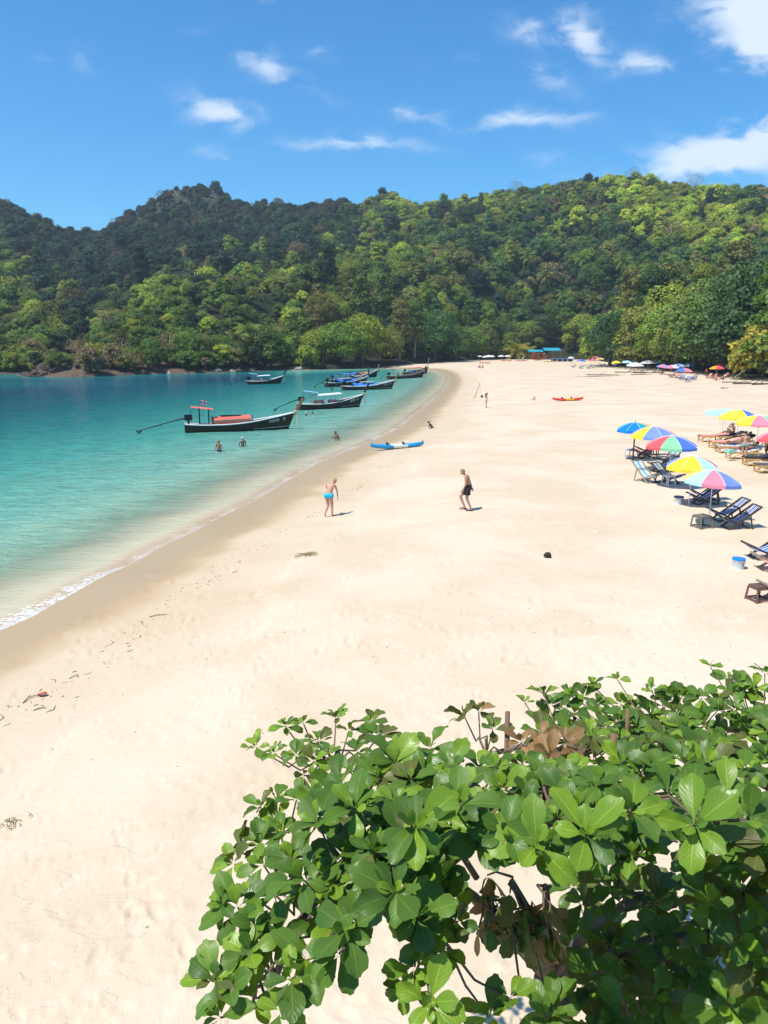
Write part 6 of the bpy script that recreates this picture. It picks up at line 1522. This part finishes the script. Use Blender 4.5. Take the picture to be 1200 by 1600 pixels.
def rosette(c, axis, n_, L, kinds=(0,0,0,0,1), inner=2, spread=(50,95)):
    axis = Vector(axis).normalized(); a = axis.cross(Vector((.3,.9,.1))).normalized(); b_ = axis.cross(a)
    ph = lq.uniform(0,6.28); nodes_r.append((c, axis, L))
    for i in range(n_+inner):
        inn = i >= n_; an = ph + i*2.399; el = math.radians(lq.uniform(*spread)) if not inn else math.radians(lq.uniform(12,45))
        d = (axis*math.cos(el) + (a*math.cos(an)+b_*math.sin(an))*math.sin(el)).normalized()
        # leaves turn their upper face to the light above
        upv = (axis*1.2 + Vector((-.35,-.35,1.1))*lq.uniform(.4,1.0)).normalized() if el > .6 else axis.cross(d).cross(d)*-1
        x_ = d.cross(upv); 
        if x_.length < .05: x_ = d.cross(Vector((1,.2,0)))
        x_.normalize(); z_ = x_.cross(d)
        if z_.z < -.2 and not inn: x_, z_ = -x_, -z_
        roll = Matrix.Rotation(lq.gauss(0,.30), 3, d)
        x_, z_ = roll@x_, roll@z_
        l = L*lq.uniform(.62,1.22)*(.55 if inn else 1)
        k_ = lq.choice(kinds) if not inn else lq.choice((1,1,0) if kinds[0] != 2 else kinds)
        M = Matrix((x_*l, d*l, z_*l)).transposed().to_4x4(); M.translation = c + d*.012
        leaves.append((M, k_, lq.randrange(9), l))
# canopy read as a surface: (column, row, distance) for every spray; sizes are real leaf sizes
spr = []
def fill(poly, step, tf, L, kinds, jit=.35, axis=(0,-.1,1), n=(5,7), layers=1, tj=.12, dt=0.0, drop=.0):
    xs_ = [p[0] for p in poly]; ys_ = [p[1] for p in poly]
    def ins(x_, y_):
        c = False; j = len(poly)-1
        for i in range(len(poly)):
            if (poly[i][1] > y_) != (poly[j][1] > y_) and x_ < (poly[j][0]-poly[i][0])*(y_-poly[i][1])/(poly[j][1]-poly[i][1])+poly[i][0]: c = not c
            j = i
        return c
    for ly in range(layers):
        yy = min(ys_)+ly*step*.4; r_ = 0
        while yy < max(ys_):
            xx = min(xs_)+(r_%2)*step*.5+ly*step*.3
            while xx < max(xs_):
                x2 = xx+lq.uniform(-jit,jit)*step; y2 = yy+lq.uniform(-jit,jit)*step
                if ins(x2, y2) and lq.random() > drop:
                    spr.append((x2, y2, tf(x2, y2)+lq.uniform(-tj,tj)+ly*dt, L*lq.uniform(.8,1.15), kinds, axis, lq.randint(*n)))
                xx += step
            yy += step*.87; r_ += 1
tmain = lambda x_, y_: float(np.interp(y_, [1100,1160,1200,1260,1320,1380,1500,1600], [5.6,5.1,4.6,4.1,3.75,3.6,3.5,3.4])) + .0007*abs(x_-880)
tfar = lambda x_, y_: float(np.interp(y_, [1040,1090,1140,1190], [7.6,7.1,6.6,6.0]))
P1 = [(560,1190),(610,1160),(700,1170),(745,1165),(840,1180),(1000,1185),(1230,1190),(1330,1250),(1330,1330),(1190,1335),(1090,1325),(985,1345),(900,1350),(830,1330),(760,1330),(690,1310),(640,1350),(560,1360),(500,1320),(480,1260)]
fill(P1, 50, tmain, .168, (0,0,0,0,1,0,1), axis=(-.15,-.35,1), layers=1)
fill(P1, 62, tmain, .168, (0,0,0,3), axis=(-.1,-.1,1), layers=2, dt=.32, tj=.2)
PL = [(480,1340),(560,1330),(640,1340),(700,1360),(700,1420),(740,1470),(690,1490),(640,1450),(600,1400),(575,1470),(545,1480),(500,1400),(450,1390)]
fill(PL, 52, tmain, .165, (0,0,0,0,1), axis=(-.3,-.45,1), layers=2, dt=.25)
P2 = [(845,1105),(880,1078),(960,1082),(1015,1098),(1060,1080),(1110,1055),(1165,1065),(1290,1065),(1330,1200),(1000,1195),(830,1180)]
fill(P2, 36, tfar, .175, (0,0,3,1,0,0), axis=(.05,-.15,1), layers=2, dt=.35, tj=.25)
P3 = [(880,1375),(960,1370),(1080,1350),(1140,1380),(1160,1600),(1330,1660),(885,1680),(900,1500),(890,1430)]
fill(P3, 62, lambda x_, y_: 4.9+.0*x_, .20, (0,0,0,3), axis=(-.1,-.2,1), layers=3, dt=.45, tj=.3)
P4 = [(1095,1345),(1330,1340),(1330,1640),(1170,1640),(1120,1560),(1150,1470),(1100,1400)]
fill(P4, 66, lambda x_, y_: 4.15, .19, (0,0,1,1,3), axis=(-.35,-.5,.9), layers=2, dt=.3, drop=.12)
# single sprays that draw the outline: column, row, distance, leaf length, lean
for (x_, y_, t, L_, ax, kd) in [(400,1168,5.6,.13,(-.5,0,1),(1,1,0)),(428,1178,5.5,.14,(-.4,.1,1),(0,1)),(462,1182,5.4,.15,(-.2,-.3,.9),(0,1,0)),(446,1135,5.9,.13,(-.2,.2,1),(1,0)),(474,1130,5.8,.14,(-.2,.1,1),(0,3,1)),(497,1158,5.6,.15,(-.1,0,1),(3,0,0)),
   (525,1122,6.0,.14,(.0,.2,1),(1,3,0)),(545,1142,5.8,.16,(0,0,1),(0,0,3)),(580,1128,6.0,.15,(.2,.2,1),(3,0)),(592,1150,5.8,.17,(.1,.1,1),(0,3)),(515,1180,5.3,.17,(-.1,0,1),(0,0,1)),(558,1175,5.2,.18,(0,0,1),(0,0)),(490,1190,5.2,.12,(-.3,-.5,.6),(3,1)),(475,1212,5.2,.12,(-.1,-.9,.3),(1,3)),
   (408,1262,4.9,.12,(-.5,0,.9),(3,0)),(432,1250,4.9,.16,(-.3,-.1,1),(0,1)),(463,1250,4.8,.15,(.1,-.2,1),(0,0)),(432,1280,4.8,.12,(-.2,-.5,.8),(1,0)),(505,1255,4.7,.17,(-.2,0,1),(0,3)),
   (374,1330,4.5,.15,(-.5,0,.8),(3,3,0)),(366,1350,4.4,.14,(-.6,-.2,.6),(1,3)),(408,1322,4.5,.15,(-.1,0,1),(3,0)),(440,1300,4.6,.16,(-.2,0,1),(0,0)),(412,1352,4.3,.17,(-.3,-.2,1),(0,0,1)),(455,1345,4.2,.19,(-.2,-.2,1),(0,0)),
   (347,1412,3.9,.12,(-.7,-.3,.7),(1,0)),(372,1418,3.9,.18,(-.3,-.5,.9),(0,0,1)),(395,1400,4.0,.17,(-.1,-.2,1),(0,0)),(432,1400,4.0,.18,(-.2,-.3,1),(0,1)),(400,1452,3.8,.14,(.1,-.6,.6),(0,0)),
   (336,1530,3.6,.15,(-.6,-.3,.8),(1,0,3)),(360,1545,3.55,.19,(-.3,-.5,.9),(0,0,1)),(345,1590,3.5,.17,(-.4,-.6,.7),(0,1)),(392,1490,3.7,.20,(-.2,-.4,1),(0,1,1)),(430,1470,3.8,.19,(-.1,-.4,1),(0,0)),(455,1530,3.5,.21,(0,-.5,1),(0,1,0)),(440,1580,3.4,.17,(-.1,-.6,.9),(1,1,0)),(480,1500,3.6,.20,(.1,-.4,1),(0,0)),(395,1560,3.6,.14,(-.2,-.6,.8),(1,0)),
   (545,1450,3.5,.22,(-.1,-.6,1),(0,0)),(530,1490,3.5,.19,(-.1,-.8,.7),(0,0)),(618,1395,3.5,.23,(0,-.5,1),(0,0,0)),(655,1430,3.6,.20,(.1,-.5,1),(0,0)),(715,1440,3.8,.15,(.2,-.7,.6),(0,3)),(648,1510,3.6,.15,(0,-.6,.8),(1,0)),(672,1565,3.4,.20,(.1,-.9,.5),(1,1)),(640,1545,3.6,.14,(-.3,-.6,.7),(0,1)),
   (765,1590,3.9,.20,(-.4,-.5,.9),(0,1)),(796,1560,3.9,.14,(-.1,0,1),(1,0)),(862,1580,4.1,.18,(-.5,-.3,.9),(0,0)),(855,1590,4.0,.15,(0,-.2,1),(0,0)),
   (725,1118,6.2,.20,(-.3,.1,1),(3,2,3)),(748,1112,6.3,.19,(.1,.1,1),(2,3)),(770,1140,6.0,.18,(0,0,1),(3,0)),(820,1098,6.8,.13,(-.2,.1,1),(1,1)),(850,1085,7.0,.15,(0,.1,1),(1,0)),(925,1070,7.2,.13,(0,.2,1),(1,0)),(965,1062,7.3,.12,(0,.2,1),(1,1)),(1110,1042,7.6,.14,(0,.2,1),(1,1)),(1018,1078,7.3,.13,(-.5,.2,1),(1,0)),(1195,1052,7.4,.14,(0,.2,1),(0,1)),
   (845,1155,5.7,.20,(-.2,-.6,.8),(2,2)),(880,1160,5.6,.20,(.2,-.6,.8),(2,2)),(858,1180,5.5,.17,(0,-.7,.7),(2,2)),(815,1160,5.8,.15,(-.3,-.3,.8),(2,3)),(925,1150,5.9,.17,(0,-.3,1),(1,3)),(1010,1160,5.9,.18,(0,-.3,1),(3,1)),
   (838,1320,3.55,.27,(-.15,-.75,.8),(1,0)),(915,1305,3.5,.24,(-.1,-.7,.9),(0,1)),(1085,1290,3.55,.27,(0,-.75,.85),(1,1)),(650,1290,3.7,.24,(0,-.7,.85),(1,0)),(790,1300,3.6,.22,(-.2,-.6,1),(0,0)),(1170,1280,3.7,.24,(.1,-.6,1),(0,0)),(555,1265,4.0,.22,(-.1,-.4,1),(1,0)),(985,1270,3.6,.22,(0,-.5,1),(0,1)),(715,1260,3.8,.23,(0,-.5,1),(0,0))]:
    spr.append((x_, y_, t, L_*(.84 if L_ > .18 else .92), kd, ax, lq.randint(5,7)))
# dead hanging leaves under the middle of the crown
for i in range(26):
    x_ = lq.uniform(735,880); y_ = lq.uniform(1365,1455)+(x_ > 780)*15; spr.append((x_, y_, 4.5+lq.uniform(-.2,.3), .16, (3,0,0,2,3), (0,-.2,-1), lq.randint(3,5)))
for (x_, y_, t, L_, kd, ax, n_) in spr:
    c = PT(x_, y_, t); hang = ax[2] < 0
    rosette(c, Vector(ax)+Vector((lq.gauss(0,.16), lq.gauss(0,.16), 0)), n_, L_, kd, 0 if hang else 2, (20,60) if hang else (45,92))
# wood: trunk, limbs, and a twig to every spray
inv = tr_.location.copy()
mbT = MB(); hub = Vector((1.15, 4.55, 3.0)) - inv
mbT.path([(0,0,-.3), Vector((-.05,.02,1.0)), Vector((.03,-.02,1.7)), hub], [.17,.14,.12,.11], 10); mbT.build('trunk', BARK, tr_, True)
hubs = []
for (x_, y_, t) in [(600,1300,4.6),(480,1430,4.3),(700,1350,4.5),(820,1300,4.5),(950,1300,4.6),(1100,1290,4.6),(1230,1280,4.7),(900,1180,6.0),(1050,1160,6.8),(1200,1150,7.0),(640,1200,5.4),(760,1180,6.0),(1180,1450,4.8),(950,1500,5.2),(1080,1500,5.2),(520,1200,5.6),(430,1330,4.9),(430,1530,4.1),(745,1372,4.5),(800,1378,4.55),(852,1385,4.6),(770,1425,4.5),(830,1430,4.6),(660,1430,4.0),(560,1420,3.9),(1000,1400,4.9),(1150,1400,4.5),(1000,1250,4.2),(860,1240,4.3),(720,1250,4.4)]:
    h_ = PT(x_, y_, t) - inv; par = hub if not hubs or (h_-hub).length < 1.5 else min(hubs, key=lambda q_: (q_-h_).length + (q_-hub).length*.25)
    md_ = par.lerp(h_, .5)+Vector((0,0,.10)); MB().path([par, md_, h_], [.055 if par is hub else .032, .035 if par is hub else .022, .02], 7).build('branch', BARK, tr_, True); hubs.append(h_)
TWG = mat('young twig bark', (0.17,0.12,0.07), .8, .3); mb = MB()
for (c, ax, L_) in nodes_r:
    c2 = c - inv; h_ = min(hubs, key=lambda q_: (q_-c2).length); md_ = h_.lerp(c2, .6)-ax*.06+Vector((0,0,-.03))
    if (h_-c2).length < 2.2: m1_ = h_.lerp(c2, .3)+Vector((lq.uniform(-.05,.05), lq.uniform(-.05,.05), .05)); mb.path([h_, m1_, md_, c2], [.011,.009,.007,.005], 5, False)
tag(mb.build('twigs', TWG, tr_), kind='stuff')
# sawn off stubs standing above the crown
for (x_, y0_, y1_, t, r_, lab) in [(792,1185,1112,6.0,.020,'upright sawn brown stub'),(958,1190,1146,5.8,.024,'short split stub'),(980,1145,1108,6.6,.018,'thin sawn stub at the back'),(897,1155,1120,6.6,.016,None)]:
    a, b2 = PT(x_, y0_, t)-inv, PT(x_+1, y1_, t)-inv; o = MB().path([a+Vector((0,0,-.25)), a, b2], [r_*1.2,r_*1.1,r_], 8).build('cut_stub', mat('cut stub bark', (.22,.12,.07), .85, .3), tr_, True)
    if lab: o['label'] = lab
# leaves: the 300 nearest and largest are parts, all the others one mass
leaves.sort(key=lambda q_: -q_[3]/max(.5, (q_[0].translation-Vector((0,0,CZ))).length))
vis = [l_ for l_ in leaves]
for (M, k_, j, l) in vis[:300]:
    o = bpy.data.objects.new('leaf', LEAF[k_][j][0]); COL.objects.link(o); o.parent = tr_
    M2 = M.copy(); M2.translation = M.translation - inv; o.matrix_local = M2
V = []; Fc = []; UVv = []; MI = []; LV = []
for (M, k_, j, l) in vis[300:]:
    me_, vs, uv, fs = LEAF[k_][j]; n0 = len(V); M2 = M.copy(); M2.translation = M.translation - inv; rv_ = lq.random()
    V += [tuple(M2 @ Vector(v_)) for v_ in vs]; UVv += uv; Fc += [tuple(i+n0 for i in f_) for f_ in fs]; MI += [k_]*len(fs); LV += [rv_]*len(vs)
me = bpy.data.meshes.new('foliage'); me.from_pydata(V, [], Fc)
for m_ in LM: me.materials.append(m_)
me.polygons.foreach_set('material_index', MI); me.polygons.foreach_set('use_smooth', [True]*len(Fc))
a = me.attributes.new('leafuv', 'FLOAT_VECTOR', 'POINT'); a.data.foreach_set('vector', [c_ for t_ in UVv for c_ in t_])
a = me.attributes.new('leafvar', 'FLOAT', 'POINT'); a.data.foreach_set('value', LV)
tag(link('foliage', me, tr_), kind='stuff')
print('leaves', len(leaves))
# ------------------------------------------------------------------ air
m = bpy.data.materials.new('haze'); m.use_nodes = True; m.node_tree.nodes.clear(); b = NB(m.node_tree)
pv = b.n('ShaderNodeVolumePrincipled', ins={'Color': (0.80, 0.90, 1.0, 1), 'Density': 0.00020, 'Anisotropy': 0.2})
o_ = b.n('ShaderNodeOutputMaterial'); m.node_tree.links.new(pv.outputs[0], o_.inputs['Volume'])
hz = MB().box((0,0,0), (1,1,1)).build('haze', m); hz.scale = (6400, 6400, 260); hz.location = (0, 0, 260/2-8)
tag(hz, 'thin sea haze that softens the far hills', kind='stuff')
